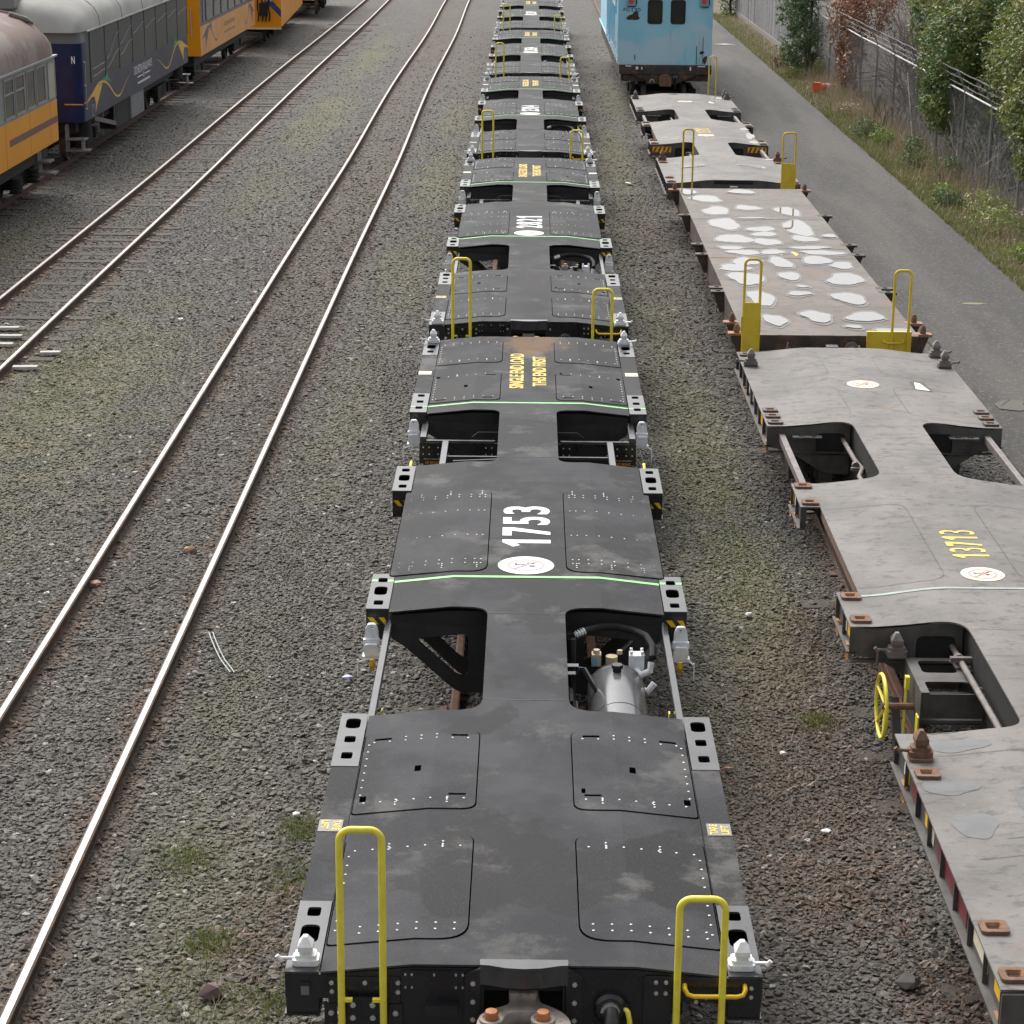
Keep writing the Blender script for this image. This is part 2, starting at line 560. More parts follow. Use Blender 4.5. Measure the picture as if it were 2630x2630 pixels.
PANELS = []  # x0 (spine side), x1, y0, y1, corner radii (near spine, far spine)
for _p in ((.297, 1.03, .27, 1.51, .17, .08), (.297, 1.03, 1.88, 3.08, .09, .1), (.32, 1.085, 6.33, 8.66, .16, .2),
           (.3, 1.035, 11.97, 13.24, .1, .12), (.3, 1.035, 13.72, 14.86, .12, .14)):
    PANELS.append(_p)


def panel_outline(p, sx, g=0.0):
    x0, x1, y0, y1, ra, rb = p
    q = [(x0 - g, y0 - g), (x1 + g, y0 - g), (x1 + g, y1 + g), (x0 - g, y1 + g)]
    o = fillet(q, [ra, .03, .03, rb], 7)
    return [(sx * a, b) for a, b in o]


def container_wagon(name, label, number, group):
    t = thing(name, label, 'wagon', group=group)
    S1, H1a, H1b, H2a, H2b, E = 0.0, 3.43, 5.49, 9.58, 11.57, 15.09
    # deck plate: a spine with three platforms
    def side(s):
        return [(s * XO, S1), (s * XO, H1a), (s * .29, H1a), (s * .29, H1b), (s * XO, H1b), (s * XO, H2a), (s * .29, H2a), (s * .29, H2b), (s * XO, H2b), (s * XO, E)]
    rs = [0, 0, .2, .17, 0, 0, .13, .13, 0, 0]
    o = fillet(side(1) + side(-1)[::-1], rs + rs[::-1], 6)
    d = MB()
    d.plate(o, [], .012, zf, (-XF, XF, -.29, .29))
    # plain outer strips between the corner brackets
    for s in (1, -1):
        for ya, yb in ((.782, 2.605), (12.44, 14.29)):
            a, b = sorted((s * 1.044, s * 1.217))
            d.box(a, b, ya, yb, .85, ZE - .004)
    dk = d.build('deck', M['deck'], t)
    # seam lines in the spine plate
    ls = MB()
    for y in (3.62, 5.35, 9.75, 11.4):
        ls.box(-.288, .288, y - .003, y + .003, ZC - .001, ZC + .002)
    ls.build('weld_seam', M['blackm'], dk)
    und = MB()
    und.box(-.285, .285, .32, E - .32, .5, ZE - .05)
    for ya, yb in ((.02, H1a - .01), (H1b + .01, H2a - .01), (H2b + .01, E - .02)):
        und.prism([(-1.03, 1.0), (-.3, .97), (.3, .97), (1.03, 1.0), (1.03, 1.045), (.57, 1.085), (-.57, 1.085), (-1.03, 1.045)], 'y', ya, yb)
    und.build('underframe', M['dark'], t)
    # panels with their studs and lifting slots
    for k, p in enumerate(PANELS):
        for s in (1, -1):
            q = MB(); x0, x1, y0, y1, ra, rb = p
            tilt = .0065
            slots = []
            if k in (1, 3):
                yf = y1 - .09 if k == 1 else y0 + .1
                yn = y0 + .2 if k == 1 else y1 - .13
                slots = [rrect(x0 + .07, x0 + .18, yf - .016, yf + .016, .008, 2), rrect(x1 - .17, x1 - .06, yf - .016, yf + .016, .008, 2),
                         rrect(x0 + .35, x0 + .39, (y0 + y1) / 2 - .045, (y0 + y1) / 2 + .045, .008, 2),
                         rrect(x1 - .07, x1 - .03, yn - .04, yn + .04, .008, 2), rrect(x0 + .06, x0 + .165, yn - .014, yn + .014, .006, 2)]
                if s == 1: slots.append(rrect(x0 + .045, x0 + .07, yn + .03, yn + .1, .006, 2))
                slots = [[(s * a, b) for a, b in w] for w in slots]
            q.plate(panel_outline(p, s), slots, .0045, lambda x, y: zf(x) + tilt, (-XF, XF))
            # black sheet: painted shade in the joint round the panel and its slots
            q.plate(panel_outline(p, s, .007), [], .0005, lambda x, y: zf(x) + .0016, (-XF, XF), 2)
            pts = []
            nx = 7; xs = [x0 + .07 + (x1 - x0 - .13) * i / (nx - 1) for i in range(nx)]
            if k == 2:
                for yy in (y0 + .2, y0 + .3, y0 + .95, y0 + 1.65, y1 - .27, y1 - .2): pts += [(x, yy) for x in [x0 + .05, x0 + .1] + xs[1:]]
                for c in (x0 + .08, x0 + .36, x0 + .62):
                    pts += [(c, y0 + .1 + .05 * i) for i in range(3)] + [(c, y1 - .18 + .045 * i) for i in range(3)]
            else:
                a, b = (y0 + .1, y1 - .09) if k in (0, 4) else (y0 + .09, y1 - .08)
                dense = a if k in (0, 3) else b
                if k == 1: dense = b
                if k == 4: dense = b
                for yy in (dense, dense + (.07 if dense == a else -.055)): pts += [(x, yy) for x in xs]
                oth = b if dense == a else a
                pts += [(x, oth - (.05 if oth == b else -.05)) for x in xs]
                for c in (x0 + .17, x0 + .48): pts += [(c, oth + (.03 if oth == a else -.03) - .035 + .035 * i) for i in range(3)]
                m = int((y1 - y0 - .3) / .11)
                pts += [(x1 - .03, y0 + .15 + .11 * i) for i in range(m + 1)]
            for x, yy in pts:
                if any(min(a for a, b in w) - .01 < s * x < max(a for a, b in w) + .01 and min(b for a, b in w) - .012 < yy < max(b for a, b in w) + .012 for w in slots): continue
                z = zf(x) + tilt
                r = .0075
                q.add([(s * x + r * math.cos(i * 1.0472), yy + r * 1.1 * math.sin(i * 1.0472), z + .002) for i in range(6)] + [(s * x, yy, z + .006)], [(i, (i + 1) % 6, 6) for i in range(6)], 1)
            q.build('access_panel', [M['deck'], M['rivet'], M['gap_shade']], t)
    # corner brackets: (y0, y1, holes [(y, half x, half y, r)])
    sm, bg = (.036, .052, .02), (.05, .1, .045)
    BR = [(0, .78, [(.657, *sm), (.41, *bg)]), (2.605, 3.47, [(3.3, .048, .085, .04), (3.035, *sm), (2.772, *sm)]),
          (5.565, 6.39, [(6.24, *sm), (5.983, *bg), (5.704, *sm)]), (8.75, 9.57, [(9.434, *sm), (9.172, *bg), (8.897, *sm)]),
          (11.63, 12.44, [(12.342, *sm), (12.076, *sm), (11.816, *sm)]),
          (14.29, 15.09, [(14.472, .036, .05, .02), (14.735, *bg)])]
    for i, (a, b, hs) in enumerate(BR):
        for s in (1, -1):
            q = MB(); x0, x1 = sorted((s * 1.048, s * 1.222))
            q.prism([(x0, a), (x1, a), (x1, b), (x0, b)], 'z', ZE - .012, ZE, [rrect(s * 1.134 - hx, s * 1.134 + hx, y - hy, y + hy, r) for y, hx, hy, r in hs], 0)
            # box below: webs
            zb = .84
            q.box(x0 + .004, x1 - .004, a + .002, a + .014, zb, ZE - .013, 1); q.box(x0 + .004, x1 - .004, b - .014, b - .002, zb, ZE - .013, 1)
            q.box(x0 + .004, x0 + .014, a + .015, b - .015, zb, ZE - .013, 1); q.box(x1 - .014, x1 - .004, a + .015, b - .015, zb, ZE - .013, 1)
            q.box(x0 - .004, x1 + .004, a - .006, b + .006, zb - .012, zb - .001, 1)
            if i in (2, 3):
                # yellow hazard flashes on the bracket's end
                zz = .93 if i == 3 else .95
                for j in range(2):
                    xa = x0 + .012 + j * .085
                    k = 1
                    q.sheet([(xa + .045, a - .001, zz), (min(xa + .085, x1 - .005), a - .001, zz), (min(xa + .045, x1 - .005), a - .001, zz + .055), (xa, a - .001, zz + .055)], 2)
            if i == 2 or i == 4:
                yy = 6.22 if i == 2 else 11.86
                q.box(x0 + .001, s * 1.134 - .04 if s > 0 else s * 1.134 - .04, yy - .022, yy + .022, ZE + .0005, ZE + .002, 3)
                q.box(s * 1.134 + .04, x1 - .001, yy - .022, yy + .022, ZE + .0005, ZE + .002, 3)
            q.build('corner_bracket', [M['bracket'], M['black'], M['hazy'], M['green']], t)
    # bolsters that hang below the platform edges
    for y, dr in ((H1a - .03, 1), (H1b + .03, 1), (H2a - .03, 1), (H2b + .03, 0)):
        for s in (1, -1):
            q = MB()
            pts = fillet([(.29, ZE), (1.03, ZE - .04), (1.03, .86), (.93, .8), (.52, .42), (.29, .42)], [0, 0, .03, .1, .08, 0], 4)
            hole = fillet([(.44, .9), (.84, .86), (.52, .56), (.44, .56)], .05, 3)
            q.prism([(s * a, b) for a, b in pts], 'y', y - .012, y + .012, [[(s * a, b) for a, b in hole]] if dr else [])
            q.build('bolster', M['blackm'], t)
    # second bolster deep under the near opening
    for s in (1, -1):
        q = MB()
        pts = fillet([(.29, .98), (.98, .95), (.9, .8), (.5, .4), (.29, .4)], [0, 0, .1, .08, 0], 4)
        q.prism([(s * a, b) for a, b in pts], 'y', H1b + .42, H1b + .445, [[(s * a, b) for a, b in fillet([(.42, .86), (.8, .84), (.5, .55), (.42, .55)], .05, 3)]])
        q.build('bolster', M['blackm'], t)
    # light bars along the sides of the openings
    for s in (1, -1):
        q = MB(); q.box(*sorted((s * 1.02, s * 1.07)), H1a + .02, H1b + .1, .915, .98); q.build('side_bar', M['bracket'], t, bevel=.004)
        q = MB(); q.box(*sorted((s * 1.02, s * 1.085)), 11.04, 11.66, .9, .97); q.build('side_bar', M['bracket'], t, bevel=.004)
        q = MB(); q.box(*sorted((s * .79, s * .855)), H2a - .12, 11.0, .88, .95); q.build('side_bar', M['bracket'], t, bevel=.004)
        # transom with its bolts, braces and lower rod
        q = MB(); y = 11.1
        q.box(*sorted((s * .3, s * 1.09)), y - .09, y - .075, .7, .915, 0)
        q.box(*sorted((s * .33, s * 1.015)), y - .11, y - .07, .922, .945, 1)
        for x in (.36, .42, .8, .86, .9, .99, 1.05):
            for z in (.8, .87): bolthead(q, s * x, y - .09, z, .008, 2)
        q.box(*sorted((s * .3, s * .79)), y - .48, y - .45, .86, .885, 1)
        q.cyl((s * .3, y - .95, .86), (s * .8, y - .95, .86), .014, 8, 1)
        q.beam((s * .78, y - .5, .8), (s * .45, y - 1.15, .62), .035, .035, 3)
        q.beam((s * .3, y - .8, .62), (s * .78, y - 1.25, .8), .035, .035, 3)
        q.tube([(s * .3, y + .1, .98), (s * .5, y + .1, .98), (s * .56, y + .1, .93)], .009, 6, 3)
        q.build('brake_transom', [M['black'], M['bracket'], M['rivet'], M['blackm']], t)
        q = MB()
        q.box(*sorted((s * .86, s * 1.03)), y - .5, y - .49, .74, .86, 0)
        f1 = lambda u, v: (-s * 0 + (s * .945 - .07 + .14 * u), y - .503, .81 + .03 * v)
        put_text(q, 'AIR BRAKE', f1, 1, 0); put_text(q, 'APPLIED', lambda u, v: (s * .945 - .055 + .11 * u, y - .503, .76 + .03 * v), 1, 0)
        q.build('brake_sign', [M['dark'], M['orangel']], t)
        # hand-brake wheel, seen on edge
        q = MB(); c = (s * 1.13, y - .85, .72); rr = .2
        q.tube([(c[0], c[1] + rr * math.cos(i * math.pi / 14), c[2] + rr * math.sin(i * math.pi / 14)) for i in range(28)], .014, 6, 0, True)
        for i in range(4):
            a = i * math.pi / 2 + .3
            q.cyl(c, (c[0], c[1] + rr * math.cos(a), c[2] + rr * math.sin(a)), .011, 6, 0)
        q.cyl((c[0], c[1], c[2]), (s * .8, c[1], c[2]), .018, 8, 1)
        q.build('brake_wheel', [M['yellow'], M['blackm']], t, smooth=True)
    # brake cylinder in the far opening
    q = MB(); q.cyl((-.62, 10.2, .83), (-.5, 10.2, .83), .055, 14); q.cyl((-.64, 10.2, .83), (-.62, 10.2, .83), .075, 14)
    q.tube([(-.66, 10.2, .83), (-.72, 10.2, .83), (-.72, 10.2, .95), (-.3, 10.2, .97)], .012, 6)
    q.build('brake_cylinder', M['bracket'], t, smooth=True)
    # reservoir with valves and hose
    ts = MB(); x, z, r = .665, .66, .212
    ts.lathe([(.02, 3.52), (.12, 3.53), (.185, 3.57), (r, 3.63), (r, 3.66), (r + .005, 3.665), (r + .005, 3.68), (r, 3.685), (r, 4.22), (r + .004, 4.225), (r + .004, 4.24), (r, 4.245), (r, 4.95), (r + .004, 4.955), (r + .004, 4.97), (r, 4.975), (.19, 5.04), (.13, 5.08), (.02, 5.09)], (x, 0, z), 'y', 40)
    tk = ts.build('air_reservoir', M['tank'], t, smooth=True, angle=28)
    q = MB(); q.cyl((x, 4.83, z + .19), (x, 4.83, z + .235), .032, 12); q.cyl((x, 4.83, z + .235), (x, 4.83, z + .265), .042, 6); q.cyl((x, 4.83, z + .18), (x, 4.83, z + .205), .05, 14)
    q.build('filler_cap', M['blackm'], tk, smooth=True)
    for y in (4.72, 3.62):
        q = MB()
        q.tube([(.36, y, .93), (.42, y, .93), (.52, y - .12, .79), (.56, y - .14, .77)], .02, 4)
        sq = [(.29, .9), (.38, .9), (.38, .97), (.29, .97)]
        q.prism(sq, 'y', y - .06, y, [[(.3, .91), (.37, .91), (.37, .96), (.3, .96)]])
        q.build('tank_bracket', M['bracket'], tk, smooth=True)
    q = MB()
    q.cyl((.32, 5.2, .55), (.32, 4.2, .55), .05, 10); q.cyl((.34, 5.3, .5), (.34, 5.3, .95), .035, 8); q.cyl((.38, 4.1, .5), (.34, 4.4, .8), .03, 8)
    q.build('air_pipe', M['black'], tk, smooth=True)
    v = MB()
    v.box(.49, .56, 5.16, 5.25, .78, .87, 0); v.cyl((.525, 5.2, .87), (.525, 5.2, .9), .025, 8, 0); v.box(.5, .53, 5.155, 5.165, .79, .85, 1)
    v.cyl((.64, 5.2, .74), (.64, 5.2, .85), .045, 12, 0); v.cyl((.7, 5.22, .86), (.7, 5.22, .89), .02, 8, 0)
    v.box(.77, .88, 5.15, 5.26, .74, .87, 2)
    for a in (.785, .865):
        for b in (5.17, 5.24): v.cyl((a, b, .87), (a, b, .9), .012, 6, 2)
    v.tube([(.82, 5.15, .76), (.86, 5.1, .74), (.92, 5.08, .78), (.93, 5.1, .84)], .026, 8, 2)
    v.tube([(.84, 5.0, .68), (.9, 4.97, .66), (.95, 4.98, .72)], .026, 8, 2)
    v.build('valve_block', [M['brass'], pm('blue_tag', (.1, .4, .7), None), M['zinc']], tk, smooth=True)
    q = MB()
    hp = [(.36, 5.36, .95), (.44, 5.4, .97), (.56, 5.46, .985), (.68, 5.48, .985), (.8, 5.44, .97), (.9, 5.36, .95), (.945, 5.25, .91), (.94, 5.14, .86)]
    q.tube(hp[1:], .03, 10, 0); q.cyl(hp[0], hp[1], .024, 10, 1)
    for i in range(4):
        a = Vector(hp[0]).lerp(Vector(hp[1]), .1 + .25 * i); b = Vector(hp[0]).lerp(Vector(hp[1]), .22 + .25 * i)
        q.cyl(a, b, .034, 10, 1)
    a = Vector(hp[2]).lerp(Vector(hp[3]), .1); b = Vector(hp[2]).lerp(Vector(hp[3]), .5); q.cyl(a, b, .029, 10, 2)
    q.box(.29, .34, 5.3, 5.42, .92, .98, 3)
    q.build('air_hose', [M['hose'], M['chrome'], M['white'], M['black']], tk, smooth=True)
    q = MB(); q.cyl((.87, 4.15, .66), (.93, 4.15, .66), .03, 8, 0); q.cyl((.87, 3.72, .64), (.94, 3.72, .64), .025, 8, 0); q.cyl((.94, 3.72, .64), (.98, 3.7, .63), .01, 6, 1)
    q.build('drain_cock', [M['blackm'], M['red']], tk, smooth=True)
    # markings
    q = MB()
    put_number(q, number, lambda u, w: (.195 - .4 * w, 6.97 + 1.15 * u, ZC + .003))
    q.build('wagon_number', M['white'], t, normals=False)
    q = MB(); roundel(q, -.007, 6.49, ZC + .003, .225); q.build('no_climb_notice', [M['white'], M['pink'], M['ink']], t, normals=False)
    q = MB()
    put_text(q, 'SINGLE END LOAD', lambda u, w: (-.05 - .155 * w, 12.5 + 1.67 * u, ZC + .003), 0, .02)
    put_text(q, 'THIS END FIRST', lambda u, w: (.196 - .15 * w, 12.6 + 1.42 * u, ZC + .003), 0, .02)
    q.build('loading_instruction', M['tagy'], t, normals=False)
    for y in (6.2, 11.86):
        q = MB(); xs = (-1.04, -XF, XF, 1.04)
        q.add([(x, y + e - (.01 if abs(x) > .8 else 0), zf(x) + .003) for e in (-.022, .022) for x in xs], [(i, i + 1, i + 5, i + 4) for i in range(3)])
        q.build('load_line', M['green'], t, normals=False)
    for y in (1.74, 13.4):
        for s in (1, -1):
            q = MB(); x0, x1 = sorted((s * 1.073, s * 1.214))
            q.box(x0, x1, y - .08, y + .08, ZE - .0035, ZE, 0)
            dr = 1 if s > 0 else -1
            if y < 5:
                put_text(q, 'TARE', lambda u, w: (s * 1.14 - dr * .007 - dr * .045 * w if s > 0 else s * 1.135 + .045 * w + .005, y + dr * (-.068 + .136 * u), ZE + .002), 1, .015)
                put_text(q, 'LIFT', lambda u, w: (s * 1.2 - .045 * w if s > 0 else s * 1.2 + .045 * w, y + dr * (-.068 + .12 * u), ZE + .002), 1, .015)
            q.build('tare_plate', [M['tagbg'] if y < 5 else M['tag'], M['tagy']], t)
    # locks
    for y, s in ((.1, 1), (.1, -1), (14.98, 1), (14.98, -1)):
        q = MB(); twistlock(q, s * 1.122, y, ZE + .001, s, s=.92); q.build('twistlock', M['zinc'], t, bevel=.004)
    for y, z in ((5.47, .83), (11.53, .86), (8.62, .86)):
        for s in (1, -1):
            q = MB(); folded_lock(q, s * 1.17 if y != 8.62 else s * .95, y + (.0 if y != 8.62 else 1.1), z, s); q.build('folded_twistlock', M['zinc'], t, bevel=.003)
    for s in (1, -1):
        q = MB(); q.prism([(-.07, .0), (-.02, -.06), (.05, -.05), (.08, .01), (.05, .02), (.03, -.01), (-.01, -.01), (-.03, .04), (-.07, .05)], 'x', s * 1.16 - .015, s * 1.16 + .015)
        h = q.build('load_hook', M['hazy'], t); h.location = (0, 5.35, .72)
    for s in (1, -1):
        q = MB(); q.prism([(4.05, .86), (4.1, .86), (4.16, .62), (4.12, .6)], 'x', s * 1.0 - .005, s * 1.0 + .005); q.build('brake_lever', M['yellow'], t)
    # headstocks
    for near in (1, 0):
        q = MB(); y0 = 0 if near else E; sg = -1 if near else 1

        def bx(x0, x1, a, b, z0, z1, mi=0):
            ya, yb = sorted((y0 + sg * a, y0 + sg * b)); q.box(x0, x1, ya, yb, z0, z1, mi)
        bx(-1.222, -1.001, -.03, .0, .926, ZE - .015); bx(1.001, 1.222, -.03, .0, .926, ZE - .015)
        q.prism(fillet([(-1.0, .925), (-1.0, 1.062), (-.57, 1.108), (.57, 1.108), (1.0, 1.062), (1.0, .925), (.63, .925), (.63, .5), (-.95, .5), (-.95, .925)], 0), 'y', *sorted((y0 + sg * .001, y0 - sg * .04)), [rrect(-.2, .205, .55, 1.025, .02)], 0)
        q.build('headstock', M['black'], t)
        if not near: continue
        for nm, o, d in (('mounting_plate', rrect(-1.0, -.63, .905, 1.053, .015), (-.012, -.001)), ('ladder_strap', rrect(-1.02, -.955, .6, .904, .01), (-.02, -.001)), ('ladder_strap', rrect(-.69, -.62, .6, .904, .01), (-.02, -.001)),
                         ('handrail_plate', rrect(-.9, -.735, .79, .955, .012), (-.05, -.03)), ('inspection_plate', fillet([(-.625, .985), (-.305, .985), (-.305, 1.092), (-.61, 1.092), (-.625, 1.075)], .01), (-.014, -.001)),
                         ('mounting_plate', rrect(.615, .76, .75, 1.078, .02), (-.014, -.0085)), ('mounting_plate', rrect(.63, 1.2, .93, 1.07, .02), (-.008, -.001)), ('pad', rrect(-.5, -.335, .862, .92, .005), (-.06, -.001)),
                         ('striker_cheek', fillet([(-.218, .5), (-.3, .5), (-.3, 1.08), (-.218, 1.12)], .005), (-.025, -.001)), ('striker_cheek', fillet([(.218, .5), (.3, .5), (.3, 1.08), (.218, 1.12)], .005), (-.025, -.001))):
            q = MB(); q.prism(o, 'y', *d); q.build(nm, M['black'], t, bevel=.003)
        q = MB()
        for x, z in ((-.982, 1.024), (-.811, 1.026), (-.641, 1.028), (-.98, .975), (-.642, .975)): bolthead(q, x, -.013, z, .013)
        for x in (-.603, -.57, -.456, -.345, -.31):
            bolthead(q, x, -.015, 1.078, .006)
            if x != -.456: bolthead(q, x, -.015, 1.006, .006)
        for x in (-.258, .262):
            for z in (1.036, .931, .829, .72): bolthead(q, x, -.026, z, .014)
        for x, z in ((-.87, .92), (-.77, .92), (-.871, .847), (-.769, .847)): bolthead(q, x, -.051, z, .016)
        for x in (-.985, -.655):
            for z in (.857, .775): bolthead(q, x, -.021, z, .016)
        for x, z in ((.677, 1.048), (.728, 1.048), (.679, .985), (.728, .985), (1.165, 1.02), (1.165, .969), (.935, .96), (.885, .94)): bolthead(q, x, -.013, z, .012 if x < .9 or x > 1 else .007)
        q.build('headstock_bolt', M['bolt'], t, smooth=True)
        q = MB(); q.box(-1.145, -1.09, -.012, -.001, .95, 1.02, 0); q.box(-1.14, -1.098, -.014, -.0125, .95, 1.0, 1)
        q.build('tag_plate', [M['black'], M['tagbg']], t)
        # coupler striker and head
        q = MB()
        top = fillet([(-.222, .03), (.228, .03), (.228, -.03), (.19, -.032), (.09, -.062), (.0, -.07), (-.09, -.062), (-.18, -.034), (-.222, -.03)], .004)
        q.prism(top, 'z', 1.03, ZC + .018, mi=0)
        for x in (-.215, .202): q.box(x, x + .012, -.02, .3, .55, 1.02, 1)
        q.build('coupler_striker', [M['bracket'], M['dark']], t, bevel=.005)
        coupler(t)
        # handrails
        for x0, x1, z0, z1 in ((-.927, -.714, .8, 1.905), (.782, 1.012, .45, 1.545)):
            q = MB(); q.tube(inv_u(x0, x1, -.065, z0, z1, .062), .0185, 12)
            if x0 < 0:
                for x, e in ((x0, x0 + .055), (x1, x1 - .055)): q.box(*sorted((x, e)), -.075, -.05, .945, .962)
            q.build('handrail', M['yellow'], t, smooth=True)
        q = MB(); q.tube([(.825, -.002, 1.03), (.825, -.04, 1.02), (.84, -.055, 1.0), (.87, -.06, .993), (1.09, -.06, .993), (1.12, -.055, 1.0), (1.132, -.04, 1.02), (1.132, -.002, 1.03)], .0125, 10)
        q.build('grab_rail', M['hazy'], t, smooth=True)
        q = MB()
        q.lathe([(.085, 0), (.085, -.03), (.07, -.05), (.02, -.055)], (.445, -.002, .9), 'y', 22, 1)
        q.prism([(.445 + .05 * math.cos(a * .2618), .9 + .05 * math.sin(a * .2618)) for a in range(13)], 'y', -.075, -.05, mi=0)
        q.box(.37, .53, -.05, -.01, .885, .905, 1)
        q.tube([(.45, -.06, .9), (.45, -.12, .87), (.44, -.17, .8), (.43, -.19, .7)], .042, 12, 1)
        q.cyl((.443, -.15, .83), (.437, -.175, .79), .05, 12, 0)
        q.tube([(.52, -.04, .91), (.535, -.06, .9), (.545, -.075, .85), (.535, -.085, .79), (.51, -.09, .74)], .014, 8, 2)
        q.box(.5, .54, -.05, -.02, .89, .93, 1)
        q.build('brake_pipe_cock', [M['chrome'], M['black'], M['yellow']], t, smooth=True)
        # step below the headstock
        q = MB(); q.box(-1.02, -.62, -.12, -.02, .48, .5); q.build('shunter_step', M['black'], t)
    for y in (1.95, 13.15): bogie(t, y, M['dark'])
    return t


def coupler(t):
    q = MB()
    # tapering shank, then a claw: two lobes about a throat
    q.prism(fillet([(-.06, .1), (-.07, -.16), (-.075, -.2), (-.2, -.27), (-.235, -.36), (-.235, -.5), (-.13, -.52), (-.105, -.34), (-.06, -.265), (.09, -.265), (.15, -.34), (.12, -.4), (.1, -.52), (.2, -.55), (.25, -.42), (.225, -.3), (.15, -.22), (.085, -.18), (.075, .1)], [0, .03, .03, .06, .06, .03, .03, .05, .05, .05, .04, .03, .03, .03, .06, .06, .04, .03, 0], 4), 'z', .74, .93)
    q.prism(fillet([(-.065, .1), (-.075, -.17), (.075, -.17), (.065, .1)], .03), 'z', .93, .975)
    q.prism(fillet([(-.04, -.01), (-.045, -.08), (-.02, -.115), (.02, -.115), (.045, -.08), (.04, -.01)], .012), 'z', .975, .985)
    for x in (-.16, .1): q.lathe([(.062, .925), (.062, .945), (.045, .948), (.04, .94)], (x, -.36, 0), 'z', 18)
    h = q.build('coupler', M['cast'], t, bevel=.012, smooth=True, angle=50); h.location = (0, .15, 0)
    q = MB(); q.prism(fillet([(-.06, -.35), (.05, -.35), (.07, -.42), (.05, -.6), (-.06, -.6), (-.075, -.42)], .03), 'z', .8, .9)
    q.prism(ell(-.01, -.4, .022, .018, 12), 'z', .9, .902, mi=1)
    q.build('knuckle', [M['orangep'], M['dark']], h, bevel=.01, smooth=True)
    for x in (-.16, .1):
        q = MB(); q.lathe([(.034, .94), (.036, .97), (.03, .985), (.01, .99)], (x, -.36, 0), 'z', 16); q.build('coupler_pin', M['orangep'], h, smooth=True)
# ------------------------------------------------------------------ older grey container wagons (local x = 0 on the track centre, y = 0 at the near end)
OZC, OZE = 1.06, 1.0


def ozf(x, y=0):
    k = min(1, max(0, (abs(x) - .35) / .7)); k = k * k * (3 - 2 * k)
    return OZC - (OZC - OZE) * k


